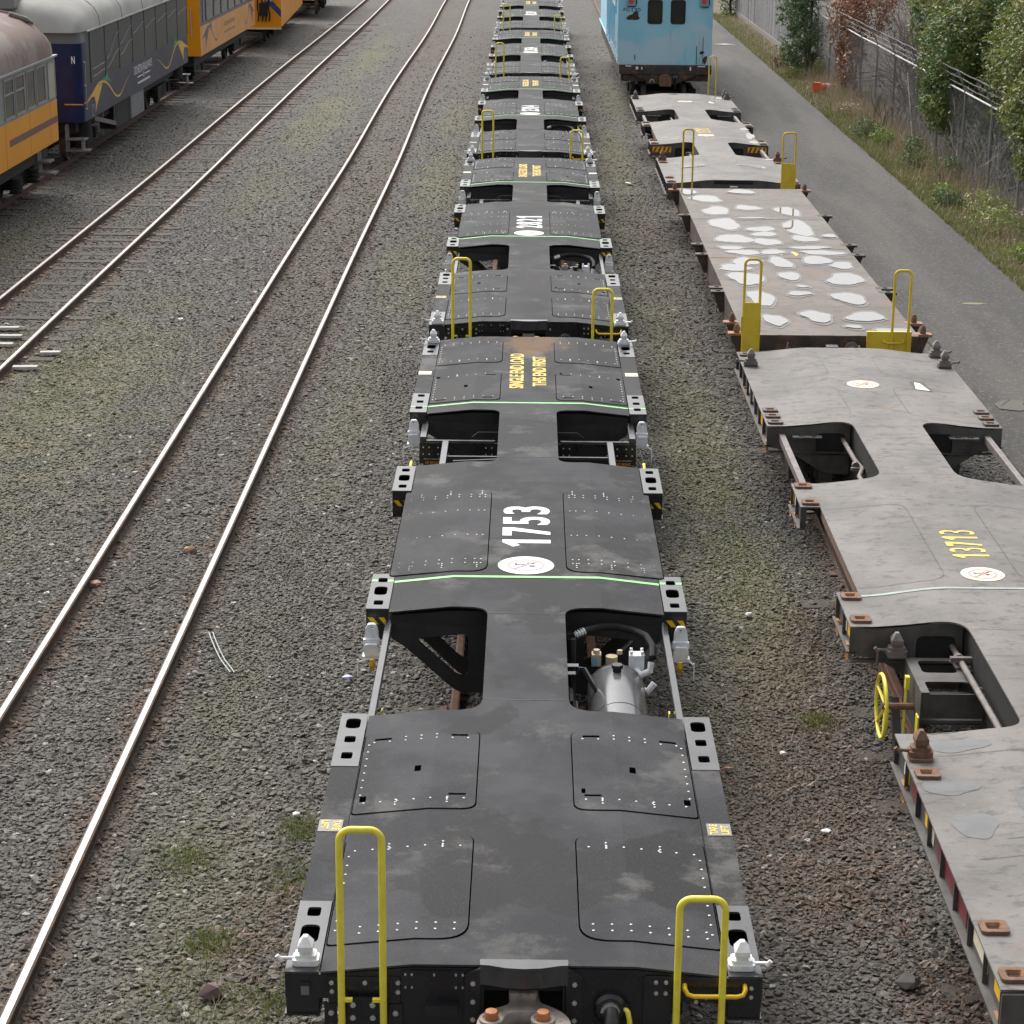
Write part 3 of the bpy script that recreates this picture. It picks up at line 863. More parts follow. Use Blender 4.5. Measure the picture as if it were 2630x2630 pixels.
def old_wagon(name, label, group, number):
    t = thing(name, label, 'wagon', group=group)
    XO = 1.205
    H1a, H1b, H2a, H2b, E = 3.37, 5.45, 9.34, 11.46, 14.92
    N0, N1, XM = 6.24, 8.59, 1.03

    def side(s):
        return [(s * XO, 0), (s * XO, H1a), (s * .35, H1a), (s * .35, H1b), (s * XO, H1b), (s * XO, N0), (s * XM, N0), (s * XM, N1), (s * XO, N1), (s * XO, H2a), (s * .35, H2a), (s * .35, H2b), (s * XO, H2b), (s * XO, E)]
    rs = [0, 0, .17, .25, 0, 0, 0, 0, 0, 0, .28, .22, 0, 0]
    d = MB(); d.plate(fillet(side(1) + side(-1)[::-1], rs + rs[::-1], 7), [], .014, ozf, [s * .35 + s * .1 * i for s in (1, -1) for i in range(8)])
    dk = d.build('deck', M['odeck'], t, smooth=True, angle=20)
    # panel joints let into the deck
    ls = MB()

    def line(p, w=.006):
        for a, b in zip(p, p[1:]):
            n = max(1, int(abs(a[0] - b[0]) / .12))
            for i in range(n):
                u = [a[k] + (b[k] - a[k]) * i / n for k in (0, 1)]; v = [a[k] + (b[k] - a[k]) * (i + 1) / n for k in (0, 1)]
                dx, dy = v[0] - u[0], v[1] - u[1]; L = math.hypot(dx, dy) or 1; nx, ny = -dy / L * w / 2, dx / L * w / 2
                ls.sheet([(u[0] + nx, u[1] + ny, ozf(u[0]) + .004), (u[0] - nx, u[1] - ny, ozf(u[0]) + .004), (v[0] - nx, v[1] - ny, ozf(v[0]) + .004), (v[0] + nx, v[1] + ny, ozf(v[0]) + .004)])
    for s in (1, -1):
        for x1, y0, y1 in ((1.04, 13.42, 14.5), (1.02, 11.62, 12.95), (1.03, 6.34, 8.5), (1.02, 1.5, 3.0)):
            o = fillet([(1.02, y0), (.3, y0 + .06), (.3, y1), (1.0, y1)], [0, .2, .15, 0], 6)
            line([(s * a, b) for a, b in o])
    for y in (3.55, 5.25, 9.5, 11.25, 4.7, 10.2): line([(-.34, y), (.34, y)], .005)
    line([(-.75, .9), (.9, .9)]); line([(-.8, 1.75), (.95, 1.72)])
    ls.build('deck_joint', M['oside'], dk, normals=False)
    q = MB()
    put_number(q, number, lambda u, w: (.16 - .3 * w, 6.96 + .76 * u, OZC + .004), 0, -.004, .07)
    q.build('wagon_number', M['tagy'], t, normals=False)
    for y, r in ((6.55, .175), (13.08, .175)):
        q = MB(); roundel(q, .01, y, OZC + .003, r); q.build('no_climb_notice', [M['cream'], M['pink'], M['ink']], t, normals=False)
    q = MB()
    xs = [-1.05 + .1 * i for i in range(8)] + [.35 + .1 * i for i in range(8)]
    q.add([(x, 6.2 + e - .08 * max(0, abs(x) - .35), ozf(x) + .004) for e in (-.02, .02) for x in xs], [(i, i + 1, i + 17, i + 16) for i in range(15)])
    q.build('load_line', M['greenf'], t, normals=False)
    q = MB()
    q.sheet([(.55, 12.9, ozf(.55) + .003), (.75, 12.9, ozf(.75) + .003), (.72, 13.3, ozf(.72) + .003), (.55, 13.3, ozf(.55) + .003)], 0)
    q.sheet([(.56, 12.92, ozf(.56) + .005), (.72, 12.92, ozf(.72) + .005), (.66, 13.24, ozf(.66) + .005), (.6, 13.26, ozf(.6) + .005)], 1)
    q.build('notice_plate', [M['ink'], M['cream']], t, normals=False)
    # body below the deck
    und = MB()
    und.box(-.34, .34, .1, E - .1, .45, OZC - .02)
    for a, b in ((.015, H1a - .02), (H1b + .02, H2a - .02), (H2b + .02, E - .015)):
        und.prism([(-1.0, .8), (-.35, .5), (.35, .5), (1.0, .8), (1.0, .98), (.95, .984), (.5, 1.043), (-.5, 1.043), (-.95, .984), (-1.0, .98)], 'y', a, b)
    und.build('underframe', M['dark'], t)
    # cross bolsters at the platform edges with round and slotted openings
    for y, near in ((.0, 1), (H1a, 0), (H1b, 1), (H2a, 0), (H2b, 1), (E, 0)):
        for s in (1, -1):
            q = MB()
            pts = fillet([(.35, OZC - .016), (.5, OZC - .016), (1.2, OZE - .016), (1.2, .78), (.98, .74), (.6, .5), (.35, .5)], [0, .0, 0, 0, .05, .1, 0], 4)
            hole = rrect(.4, .7, .7, .93, .06) if near and y not in (.0,) else rrect(.42, .56, .78, .92, .06)
            yy = y + (.0 if near else -.012)
            q.prism([(s * a, b) for a, b in pts], 'y', yy, yy + .012, [[(s * a, b) for a, b in hole]])
            q.box(*sorted((s * .36, s * 1.2)), yy - .03, yy + .045, .72, .73)
            q.build('bolster', M['oside'], t)
    for s in (1, -1):
        for y in (H2b - .02,):
            q = MB(); c = s * .8
            q.prism(rrect(c - .15, c + .15, y - .1, y, .02), 'z', .9, .915, [rrect(c - .09, c - .03, y - .075, y - .03, .01), rrect(c + .04, c + .1, y - .075, y - .03, .01)])
            q.build('lock_rest', M['oside'], t)
    # side sills with their plates, ribs and flanges
    for s in (1, -1):
        for a, b in ((.0, H1a), (H1b, N0), (N1, H2a), (H2b, E)):
            q = MB()
            q.box(*sorted((s * 1.15, s * 1.175)), a + .005, b - .005, .8, OZE - .016)
            q.box(*sorted((s * 1.15, s * 1.225)), a, b, .785, .799)
            k = max(2, int((b - a) / .42))
            for i in range(k + 1):
                y = a + .006 + (b - a - .03) * i / k
                q.box(*sorted((s * 1.176, s * 1.203)), y, y + .014, .8, OZE - .0165)
            q.build('side_sill', M['oside'], t)
        q = MB(); q.box(*sorted((s * 1.0, s * 1.022)), N0 - .02, N1 + .02, .9, .98); q.build('side_sill', M['rust'], t)
        for a, b in ((H1a - .02, H1b + .02), (H2a - .05, H2b)):
            if s < 0 and a < 5: continue
            q = MB(); q.box(*sorted((s * 1.02, s * 1.08)), a, b, .84, .92); q.build('side_bar', M['pipe'], t, bevel=.005)
        # hooks beneath the sill
        for y in (.05, 3.0, 5.6, 6.15, 9.0, 9.35, 11.6, 14.0):
            q = MB(); o = fillet([(-.1, .0), (.12, .0), (.1, -.1), (.0, -.15), (-.1, -.12), (-.13, -.03), (-.11, .03), (-.08, .01), (-.085, -.04), (-.03, -.06), (.02, -.03), (.0, 0)], .015, 3)
            q.prism([(a * .8, b * .8) for a, b in o], 'x', s * 1.19 - .01, s * 1.19 + .01)
            h = q.build('lashing_hook', M['hook'], t); h.location = (0, y, .8)
    # plates and stickers on the left sill near the camera
    for y0, y1, z0, z1, m in ((.1, .25, .86, .96, 'hazy'), (.42, .8, .85, .97, 'tag'), (1.0, 1.9, .82, .97, 'red'), (2.02, 2.2, .83, .965, 'tag'), (2.25, 2.32, .84, .95, 'hazy'), (2.62, 2.8, .82, .965, 'red'),
                              (2.9, 2.98, .84, .96, 'hazy'), (3.05, 3.09, .84, .96, 'white'), (5.55, 5.72, .85, .96, 'hazy'), (5.78, 5.98, .84, .97, 'cream'), (9.05, 9.2, .84, .97, 'cream'), (9.28, 9.34, .84, .97, 'hazy'),
                              (12.0, 12.3, .83, .96, 'hazy'), (13.1, 13.2, .84, .95, 'tag'), (13.5, 13.6, .84, .95, 'tag')):
        q = MB(); q.box(-1.179, -1.1755, y0, y1, z0, z1); q.build('sill_sticker', M[m] if m != 'red' else pm('dark_red_panel', (.16, .02, .025), (.12, .018, .02), 6, .5), t)
    # twistlock sockets
    for y in (.13, .65, 2.7, 2.96, 5.59, 6.12, 8.7, 9.23, 11.59, 11.84, 12.09, 14.2, 14.74):
        for s in (1, -1):
            q = MB(); socket_ring(q, s * 1.108, y, OZE + .001); q.build('lock_socket', [M['oside'] if 3 < y < 5 or y > 11.5 else M['rust'], M['pocket'], M['dark']], t, bevel=.004)
    for y, s in ((2.97, 1), (2.97, -1), (14.2, -1), (14.2, 1), (14.74, 1)):
        q = MB(); twistlock(q, s * 1.108, y, OZE + .024, s, s=1.05); q.build('twistlock', M['rust'] if y < 5 else M['pipe'], t, bevel=.004)
    q = MB(); twistlock(q, -.86, H1b - .07, .81, -1, s=1.05); q.box(-.93, -.79, H1b - .13, H1b, .795, .81)
    q.cyl((-1.005, H1b - .1, .85), (-1.005, H1b - .1, .72), .01, 6); q.build('folded_twistlock', M['pipe'], t, bevel=.003)
    # brake stand and hand wheel in the near left opening
    q = MB()
    fr = fillet([(-.8, 5.33), (-.42, 5.33), (-.33, 5.12), (-.2, 5.12), (-.2, 4.66), (-.32, 4.66), (-.42, 4.84), (-.74, 4.84), (-.74, 4.62), (-.8, 4.62)], [.01, .05, .05, 0, 0, .03, .05, .03, .01, .01], 4)
    q.prism(fr, 'z', .79, .8, [rrect(-.72, -.46, 5.02, 5.27, .05), rrect(-.4, -.24, 4.74, 5.06, .05)])
    q.box(-.8, -.79, 4.62, 5.33, .42, .789); q.box(-.785, -.2, 4.62, 4.63, .6, .789)
    q.cyl((-.79, 4.8, .7), (-.2, 4.8, .7), .02, 8); q.cyl((-.79, 4.68, .55), (-.3, 4.68, .55), .025, 8); q.cyl((-.79, 5.1, .6), (-.3, 5.1, .6), .018, 8)
    q.beam((-.85, 5.38, .45), (-.85, 5.1, .1), .06, .06)
    br = q.build('brake_stand', M['oside'], t)
    q = MB(); c = (-1.04, 4.85, .6); rr = .235
    q.tube([(c[0], c[1] + rr * math.cos(i * math.pi / 18), c[2] + rr * math.sin(i * math.pi / 18)) for i in range(36)], .014, 8, 0, True)
    for i in range(5):
        a = i * 2 * math.pi / 5 + .35; q.cyl((c[0] + .03, c[1], c[2]), (c[0], c[1] + rr * math.cos(a), c[2] + rr * math.sin(a)), .011, 6, 0)
    q.cyl((c[0], c[1], c[2]), (-.8, c[1], c[2]), .026, 10, 1)
    q.box(-.86, -.83, 4.92, 4.97, .7, .8, 0); q.beam((-.87, 4.86, .38), (-.85, 4.95, .75), .02, .012, 0); q.box(-.812, -.802, 4.63, 4.72, .42, .6, 0)
    q.build('hand_brake_wheel', [M['yellow'], M['rust']], br, smooth=True)
    # brake pipe along the spine
    q = MB()
    q.tube([(-.42, E - .3, .88), (-.42, 11.42, .86), (-.4, 10.75, .84), (-.36, 10.5, .82), (-.42, 10.3, .8), (-.4, 9.6, .78), (-.42, 5.46, .84), (-.4, 4.0, .84), (-.4, 3.4, .84)], .024, 10)
    for y in (3.7, 5.2, 10.55): q.cyl((-.42, y, .84), (-.42, y + .05, .84), .036, 10)
    q.box(-.47, -.3, 10.5, 10.54, .8, .83); q.box(-.5, -.3, 5.12, 5.16, .84, .88)
    q.build('brake_pipe', M['pipe'], t, smooth=True)
    for a, b in ((0, -.02), (E, E + .02)):
        q = MB(); q.box(-1.2, 1.2, *sorted((a, b)), .74, OZE - .02); q.build('headstock', M['oside'], t)
    coup_pair(t, (-.02, -1), (E + .02, 1))
    for y in (1.95, 12.95): bogie(t, y, M['oside'])
    return t


def coup_pair(t, *ends):
    for y, s in ends:
        q = MB()
        q.prism(fillet([(-.08, 0), (-.1, s * .18), (-.22, s * .22), (-.22, s * .4), (-.08, s * .42), (-.05, s * .3), (.1, s * .3), (.12, s * .44), (.24, s * .4), (.22, s * .22), (.1, s * .16), (.08, 0)], .03, 3), 'z', .76, .92)
        q.box(-.07, .07, *sorted((0, s * .16)), .92, .96)
        q.build('coupler', M['pipe'], t, bevel=.01).location = (0, y, 0)


# ------------------------------------------------------------------ flat-deck wagon with rain water standing on it
def blob_outline(R2, rx, ry, n=18, j=.22):
    ph = [R2.uniform(0, 6.28) for _ in range(3)]; out = []
    for i in range(n):
        a = 2 * math.pi * i / n
        k = 1 + j * math.sin(2 * a + ph[0]) + j * .7 * math.sin(3 * a + ph[1]) + j * .35 * math.sin(5 * a + ph[2])
        k *= 1 + R2.uniform(-.05, .05) * (n > 20)
        out.append((rx * k * math.cos(a), ry * k * math.sin(a)))
    return out


def flat_wagon():
    t = thing('flat_deck_wagon', 'brown-grey flat wagon with white puddles shining on its plain plate deck', 'wagon', (3.655, 25.45, 0))
    Z, W, L = 1.06, 1.06, 12.1
    q = MB(); q.box(-W, W, 0, L, Z - .012, Z); q.build('deck', M['bdeck'], t)
    q = MB()
    for y in (5.25, 6.05, 8.75): q.box(-W + .02, W - .02, y - .004, y + .004, Z + .0005, Z + .004)
    q.build('weld_seam', M['pipe'], t)
    q = MB(); q.box(-W, -W + .02, 0, L, .72, Z - .013); q.box(W - .02, W, 0, L, .72, Z - .013); q.box(-.5, .5, .1, L - .1, .45, Z - .013)
    q.box(-W + .021, W - .021, .0, .03, .68, Z - .013); q.box(-W + .021, W - .021, L - .03, L, .68, Z - .013)
    q.build('sole_bar', M['bside'], t)
    for y in (.15, .8, 2.78, 3.05, 5.6, 6.45, 9.2, 12.0):
        for s in (1, -1):
            q = MB()
            x0, x1 = sorted((s * 1.0, s * 1.235)); ends = y < 1 or y > 11
            xc = s * 1.13
            q.prism([(x0, y - .07), (x1, y - .07), (x1, y + .07), (x0, y + .07)], 'z', Z - .03, Z - .002 if abs(x0) > W else Z + .003, [rrect(xc - .03, xc + .03, y - .035, y + .035, .01)], 1 if ends else 0)
            a = sorted((s * 1.062, s * 1.2)); b = sorted((s * 1.062, s * 1.11))
            q.add([(a[0], y - .05, Z - .031), (a[1], y - .05, Z - .031), (a[1], y + .05, Z - .031), (a[0], y + .05, Z - .031), (b[0], y - .05, .78), (b[1], y - .05, .78), (b[1], y + .05, .78), (b[0], y + .05, .78)],
                  [(0, 1, 5, 4), (1, 2, 6, 5), (2, 3, 7, 6), (3, 0, 4, 7), (7, 6, 5, 4)], 0)
            if ends:
                q.lathe([(.035, 0), (.04, .03), (.034, .07), (.018, .1), (.004, .105)], (xc, y, Z + .002), 'z', 12, 2)
            q.build('lock_bracket', [M['bside'], M['rustl'], M['rust']], t)
    wet = pm('damp_rim', (.06, .055, .05), None, rough=.35)
    R2 = random.Random(5)
    P = [(2.971, 36.27, .3, .5), (3.05, 34.96, .24, .62), (3.594, 35.3, .2, .4), (4.218, 34.96, .2, .68), (3.07, 33.64, .27, .72), (4.186, 33.3, .26, 1.0), (3.6, 33.15, .22, .36), (3.6, 32.68, .22, .28),
         (3.1, 32.23, .27, .6), (3.57, 31.98, .2, .48), (4.17, 32.29, .2, .42), (2.98, 31.43, .22, .2), (3.14, 31.06, .25, .32), (3.56, 31.1, .2, .28), (4.15, 31.5, .3, .2), (4.3, 31.07, .36, .26),
         (3.1, 30.3, .2, .5), (3.585, 30.25, .17, .58), (4.12, 30.45, .2, .55), (4.43, 30.05, .18, .38), (2.9, 29.8, .26, .36), (2.98, 29.0, .28, .62), (3.59, 29.2, .18, .4), (4.34, 29.0, .27, .62),
         (3.04, 27.6, .2, .68), (3.68, 28.45, .09, .12), (3.58, 27.95, .18, .2), (4.2, 27.65, .22, .58), (3.07, 26.2, .14, .52), (3.62, 26.45, .2, .5), (4.23, 26.45, .26, .42), (4.44, 25.66, .22, .17),
         (4.0, 25.85, .1, .16), (3.66, 37.07, .22, .4), (3.55, 34.2, .25, .1), (2.72, 37.0, .15, .5), (4.58, 32.55, .1, .25)]
    for pk, (x, y, rx, ry) in enumerate(P):
        rx *= .92; ry *= .66; q = MB(); o = blob_outline(R2, rx, ry, 34, .13)
        wy = y * .997 - 25.45 + .17
        q.poly2([(x - 3.655 + a * (1 + .035 / rx), wy + b * (1 + .11 / ry)) for a, b in o], lambda a, b: (max(-W + .01, min(W - .01, a)), max(.01, min(L - .01, b)), Z + .003 + .00005 * pk), 1)
        q.poly2([(x - 3.655 + a, y * .997 - 25.45 + .17 + b) for a, b in o], lambda a, b: (max(-W + .02, min(W - .02, a)), max(.03, min(L - .03, b)), Z + .0055 + .0002 * pk))
        q.build('puddle', [M['water'], wet], t)
    q = MB()
    for i, (x, w) in enumerate(((-.45, .14), (-.1, .2), (.22, .08), (.4, .06))):
        o = blob_outline(R2, w * .5, .13, 12, .3); q.poly2([(x + a, 5.62 + b) for a, b in o], lambda a, b: (a, b, Z + .003))
    q.build('worn_lettering', M['tagy'], t, normals=False)
    # handrails and yellow end plates
    for x0, x1, y, z0, z1, pl in ((-1.075, -.885, -.06, .82, 1.99, 1), (.72, .915, -.06, .7, 1.87, 0), ):
        q = MB(); q.tube(inv_u(x0, x1, y, z0, z1, .06), .017, 10)
        if pl:
            q.box(x0 - .01, x1 + .0, y - .03, y - .02, .86, 1.47); q.box(x0 - .03, x1 + .02, y - .018, y - .008, 1.1, 1.3)
        q.build('handrail', M['yelold'], t, smooth=True)
    q = MB(); q.box(.42, .96, -.05, -.035, .86, 1.115); q.box(.42, .96, -.05, .0, 1.116, 1.122)
    q.tube([(.62, -.05, 1.02), (.63, -.08, 1.0), (.66, -.085, .99), (.82, -.085, .99), (.85, -.08, 1.0), (.86, -.05, 1.02)], .01, 8)
    q.build('step_plate', M['yelold'], t)
    q = MB(); q.cyl((.25, -.02, .9), (.25, -.16, .86), .05, 12, 0); q.cyl((.25, -.02, .9), (.25, -.05, .9), .09, 14, 0); q.beam((.33, -.04, .95), (.38, -.06, .8), .02, .02, 1)
    q.tube([(-.52, -.02, .98), (-.54, -.06, .9), (-.6, -.08, .78), (-.62, -.08, .7)], .012, 6, 0); q.cyl((-.53, -.05, .93), (-.42, -.12, .86), .008, 6, 0); q.beam((-.6, -.09, .8), (-.62, -.09, .7), .02, .02, 1)
    q.build('brake_pipe_cock', [M['pipe'], M['yellow']], t)
    coup_pair(t, (-.02, -1), (L + .02, 1))
    for y in (1.75, L - 1.75): bogie(t, y, M['bside'])
    return t
# ------------------------------------------------------------------ blue guard's van
def van_paint():
    m, nt, b = newmat('faded_blue_van_paint')
    p = pos(nt)
    c = mix(nt, ramp(nt, noise(nt, p, .9, 5, .6, (1, 1, .6)), .35, .65), (.26, .58, .74), (.35, .65, .78))
    # chalky primer showing in big soft-edged patches low on the end
    z = N(nt, 'ShaderNodeSeparateXYZ'); nt.links.new(p, z.inputs[0])
    f = noise(nt, p, .8, 5, .5, None, (8.2, 3.1, .55))
    lowm = ramp(nt, z.outputs['Z'], 2.35, 1.7)
    f2 = mth(nt, 'ADD', f, mth(nt, 'MULTIPLY', lowm, .16))
    c = mix(nt, ramp(nt, f2, .58, .65, 0, .65), c, (.52, .66, .76))
    st = noise(nt, p, 2.2, 6, .7, (3.2, 3, .18))
    c = mix(nt, ramp(nt, st, .58, .72, 0, .5), c, (.16, .24, .2))
    c = mix(nt, ramp(nt, noise(nt, p, 7, 6, .7), .7, .74), c, (.06, .035, .025))
    setc(nt, b, c); b.inputs['Roughness'].default_value = .55; b.inputs['Specular IOR Level'].default_value = .3
    return m


def guards_van():
    t = thing('guards_van', 'light blue guards van with two dark end windows and rust streaks', 'guards van', (3.64, 59.2, 0))
    V = van_paint(); W = 1.25
    L = 17
    prof = fillet([(-W, 1.24), (W, 1.24), (W, 3.35), (.75, 3.85), (-.75, 3.85), (-W, 3.35)], [0, 0, .12, .5, .5, .12], 5)
    win = [rrect(x - .19, x + .19, 2.33, 2.95, .07) for x in (-.31, .31)]
    q = MB(); q.prism(prof, 'y', 0, .05, win); q.prism([(a * .985, b if b > 2 else b + .005) for a, b in prof], 'y', .051, L)
    q.build('body', V, t)
    for x in (-.31, .31):
        q = MB(); q.prism(rrect(x - .2, x + .2, 2.32, 2.96, .08), 'y', -.012, .0, [rrect(x - .182, x + .182, 2.338, 2.942, .065)]); f = q.build('window', M['blackm'], t)
        q = MB(); q.prism(rrect(x - .186, x + .186, 2.334, 2.946, .066), 'y', .02, .03); q.build('pane', glass, f)
    # side ribs, cove and door on the left
    q = MB()
    for y in (.02, .5, 1.3, 2.4, 3.5, 4.6, 5.7, 6.8, 8, 9.2): q.box(-W - .045, -W + .0, y, y + .06, 1.3, 3.3)
    for z in (1.25, 3.3): q.box(-W - .03, -W + .0, 0, L, z, z + .05)
    q.build('side_rib', V, t)
    q = MB(); q.box(-W - .034, -W - .016, .62, 1.25, 1.35, 3.2); d = q.build('side_door', pm('pale_blue_door', (.2, .42, .5), (.3, .48, .55), 2, .5), t)
    q = MB(); q.cyl((-W - .07, .7, 1.8), (-W - .07, .7, 2.5), .014, 8); q.cyl((-W - .07, 1.2, 1.8), (-W - .07, 1.2, 2.5), .014, 8); q.build('handle', M['white'], d)
    q = MB(); q.box(-W - .04, -W - .015, 2.5, 4.6, 2.6, 3.3); q.build('repaint_panel', pm('greyed_primer', (.5, .48, .44), None), t)
    q = MB()
    for y in (.15, 1.45, 2.1, 3.2, 4.4, 5.3, 7, 9): q.box(-W - .055, -W - .0, y, y + .05, 1.26, 1.5)
    q.build('side_bracket', M['white'], t)
    # head-stock and the deep dished under-beam
    q = MB()
    q.box(-W, W, -.08, .02, 1.0, 1.235)
    q.prism([(-W, .999), (-.9, .999), (-.3, .74), (.3, .74), (.9, .999), (W, .999)], 'y', -.06, .0)
    q.build('headstock', M['bside'], t)
    q = MB(); q.box(-W + .05, W - .05, .05, L, .8, 1.2); q.build('underframe', M['bside'], t)
    q = MB(); q.prism(fillet([(-.16, .7), (.16, .7), (.16, .93), (.08, 1.0), (-.08, 1.0), (-.16, .93)], .04), 'y', -.36, -.09)
    q.build('coupler', M['rust'], t, bevel=.02)
    q = MB(); q.tube([(.27, -.09, .98), (.27, -.16, .95), (.27, -.17, .6)], .03, 8, 0); q.cyl((.27, -.09, .93), (.27, -.17, .93), .045, 10, 1); q.build('brake_hose', [M['hose'], M['chrome']], t, smooth=True)
    q = MB(); q.tube([(-.42, -.09, .78), (-.38, -.11, .86), (-.33, -.11, .86), (-.29, -.09, .78)], .014, 6); q.build('shackle', M['tag'], t, smooth=True)
    q = MB()
    for x0, x1, z0, z1 in ((-1.08, -.92, 1.2, 1.225), (.88, 1.08, 1.2, 1.225), (-.8, -.73, 1.12, 1.2), (-.65, -.62, 1.12, 1.19), (.66, .7, 1.1, 1.2)): q.box(x0, x1, -.0835, -.081, z0, z1)
    q.build('white_marking', M['white'], t)
    for x in (-.96, 1.0):
        q = MB(); q.box(x - .12, x + .12, -.06, -.001, 2.79, 3.2, 0)
        lm = q.build('lamp_housing', pm('pale_lamp_box', (.2, .36, .44), None), t, bevel=.01)
        q = MB(); q.prism(rrect(x - .06, x + .06, 2.86, 3.16, .03), 'y', -.075, -.061); q.build('red_lens', M['red'], lm)
        q = MB(); q.prism(fillet([(x - .1, 2.775), (x + .12, 2.765), (x + .16, 2.9), (x + .14, 3.0), (x + .05, 2.8), (x - .05, 2.79)], .03), 'y', -.05, -.002); q.build('lamp_bracket', M['blackm'], lm)
    q = MB(); R2 = random.Random(3)
    for x, z, rx, rz in ((-.9, 2.49, .15, .09), (-.83, 2.56, .1, .08), (.98, 1.57, .055, .05), (1.07, 1.38, .06, .1)):
        q.poly2([(x + a, z + b) for a, b in blob_outline(R2, rx, rz, 16, .18)], lambda a, b: (a, -.0015 - .001 * rx, b), 0)
    q.build('bare_metal_patch', pm('bare_dark_metal', (.02, .016, .015), (.09, .03, .02), 9, .7), t, normals=False)
    q = MB()
    put_text(q, 'AG', lambda u, w: (-1.19 + .19 * u, -.003, 2.65 + .1 * w), 0, .015); put_text(q, '130', lambda u, w: (-.94 + .24 * u, -.003, 2.64 + .1 * w), 0, .015)
    q.build('van_number', pm('navy_lettering', (.02, .06, .15), None), t, normals=False)
    q = MB(); q.box(.83, .845, -.012, -.001, 1.25, 1.75); q.box(1.0, 1.012, -.012, -.001, 1.25, 2.0); q.box(-.84, -.82, -.015, -.001, 1.38, 1.5); q.build('end_conduit', M['blackm'], t)
    for y in (1.6, 14.5): bogie(t, y, M['dark'])
    return t


# ------------------------------------------------------------------ passenger vehicles on the far-left track (side face at local x = 0.0 + 1.25)
def window_band(t, ys, z0, z1, xs, frame, pane, mull=None, name='window', tilt=0):
    for y0, y1 in ys:
        q = MB()
        o = [(a, b) for a, b in rrect(y0, y1, z0, z1, .07)]
        q.prism(o, 'x', xs - .004, xs + .014, [rrect(y0 + .035, y1 - .035, z0 + .035, z1 - .035, .05)])
        if mull: q.box(xs, xs + .012, y0 + .03, y1 - .03, mull - .015, mull + .015)
        w = q.build(name, frame, t)
        q = MB(); q.prism(rrect(y0 + .03, y1 - .03, z0 + .03, z1 - .03, .05), 'x', xs - .003, xs + .003); q.build('pane', pane, w)


def arch(w, z0, h, n=9):
    return [(w * math.cos(math.pi * i / n), z0 + h * math.sin(math.pi * i / n)) for i in range(n + 1)]


def dome_roof(mb, w, z0, h, y0, y1, e0, e1, mi=0, n=14):
    """arched roof from y0 to y1 closing in over e0 / e1 at its ends"""
    rows = []
    for y, k in ((y0, .0), (y0 + e0 * .12, .5), (y0 + e0 * .4, .8), (y0 + e0, 1), (y1 - e1, 1), (y1 - e1 * .4, .8), (y1 - e1 * .12, .5), (y1, .0)):
        rows.append([(w * (.86 + .14 * k) * math.cos(math.pi * i / n), y, z0 + h * k * math.sin(math.pi * i / n) ** .75) for i in range(n + 1)])
    vs = [p for r in rows for p in r]; m = n + 1
    fs = [(a * m + i, a * m + i + 1, (a + 1) * m + i + 1, (a + 1) * m + i) for a in range(len(rows) - 1) for i in range(n)]
    mb.add(vs, fs, mi)


def bogie_small(t, y):
    bogie(t, y, M['dark'])


def side_shape(mb, pts, x, mi=0):
    mb.poly2(pts, lambda a, b: (x, a, b), mi)


def ribbon(pts, w0, w1):
    """tapered stroke through pts as an outline"""
    l = []; r = []
    n = len(pts)
    for i, p in enumerate(pts):
        a = Vector(pts[max(i - 1, 0)]); b = Vector(pts[min(i + 1, n - 1)]); d = (b - a).normalized(); t = i / (n - 1)
        w = w0 * (1 - t) + w1 * t
        l.append((p[0] - d.y * w, p[1] + d.x * w)); r.append((p[0] + d.y * w, p[1] - d.x * w))
    return l + r[::-1]


def bez(p0, p1, p2, p3, n=12):
    o = []
    for i in range(n + 1):
        t = i / n; u = 1 - t
        o.append(tuple(u ** 3 * a + 3 * u * u * t * b + 3 * u * t * t * c + t ** 3 * d for a, b, c, d in zip(p0, p1, p2, p3)))
    return o


def swoosh(y0, dirn, x, mats, parent, scale=1.0, cols=(0, 1)):
    """wave emblem; z runs 1.0..1.7, y away from the body end"""
    q = MB(); s = dirn * scale
    f = lambda a, b: (y0 + s * a, b)
    w = bez((0, 1.4), (.8, 1.5), (1.2, 1.78), (2.1, 1.6)) + bez((2.1, 1.6), (2.9, 1.4), (3.0, 1.12), (3.7, 1.14))[1:] + bez((3.7, 1.14), (4.2, 1.2), (4.4, 1.38), (5.2, 1.5))[1:]
    side_shape(q, ribbon([f(a, b) for a, b in w[:26]], .03, .022), x + .001, 0)
    side_shape(q, ribbon([f(a, b) for a, b in w[24:]], .02, .004), x + .0012, 0)
    side_shape(q, [f(a, b) for a, b in ((.2, 1.44), (1.0, 1.6), (1.7, 1.62), (1.35, 1.42), (1.05, 1.25), (.75, 1.06), (.82, 1.28), (.7, 1.42))], x + .0018, 0)
    side_shape(q, [f(a, b) for a, b in ((1.5, 1.68), (2.1, 1.72), (2.25, 1.86), (2.35, 1.7), (2.7, 1.55), (2.1, 1.65))], x + .002, 1)
    ring = ribbon([f(.5 + .13 * math.cos(a), 1.14 + .12 * math.sin(a)) for a in [i * .48 for i in range(12)]], .012, .012)
    side_shape(q, ring, x + .0022, 2)
    q.build('wave_emblem', mats, parent, normals=False)


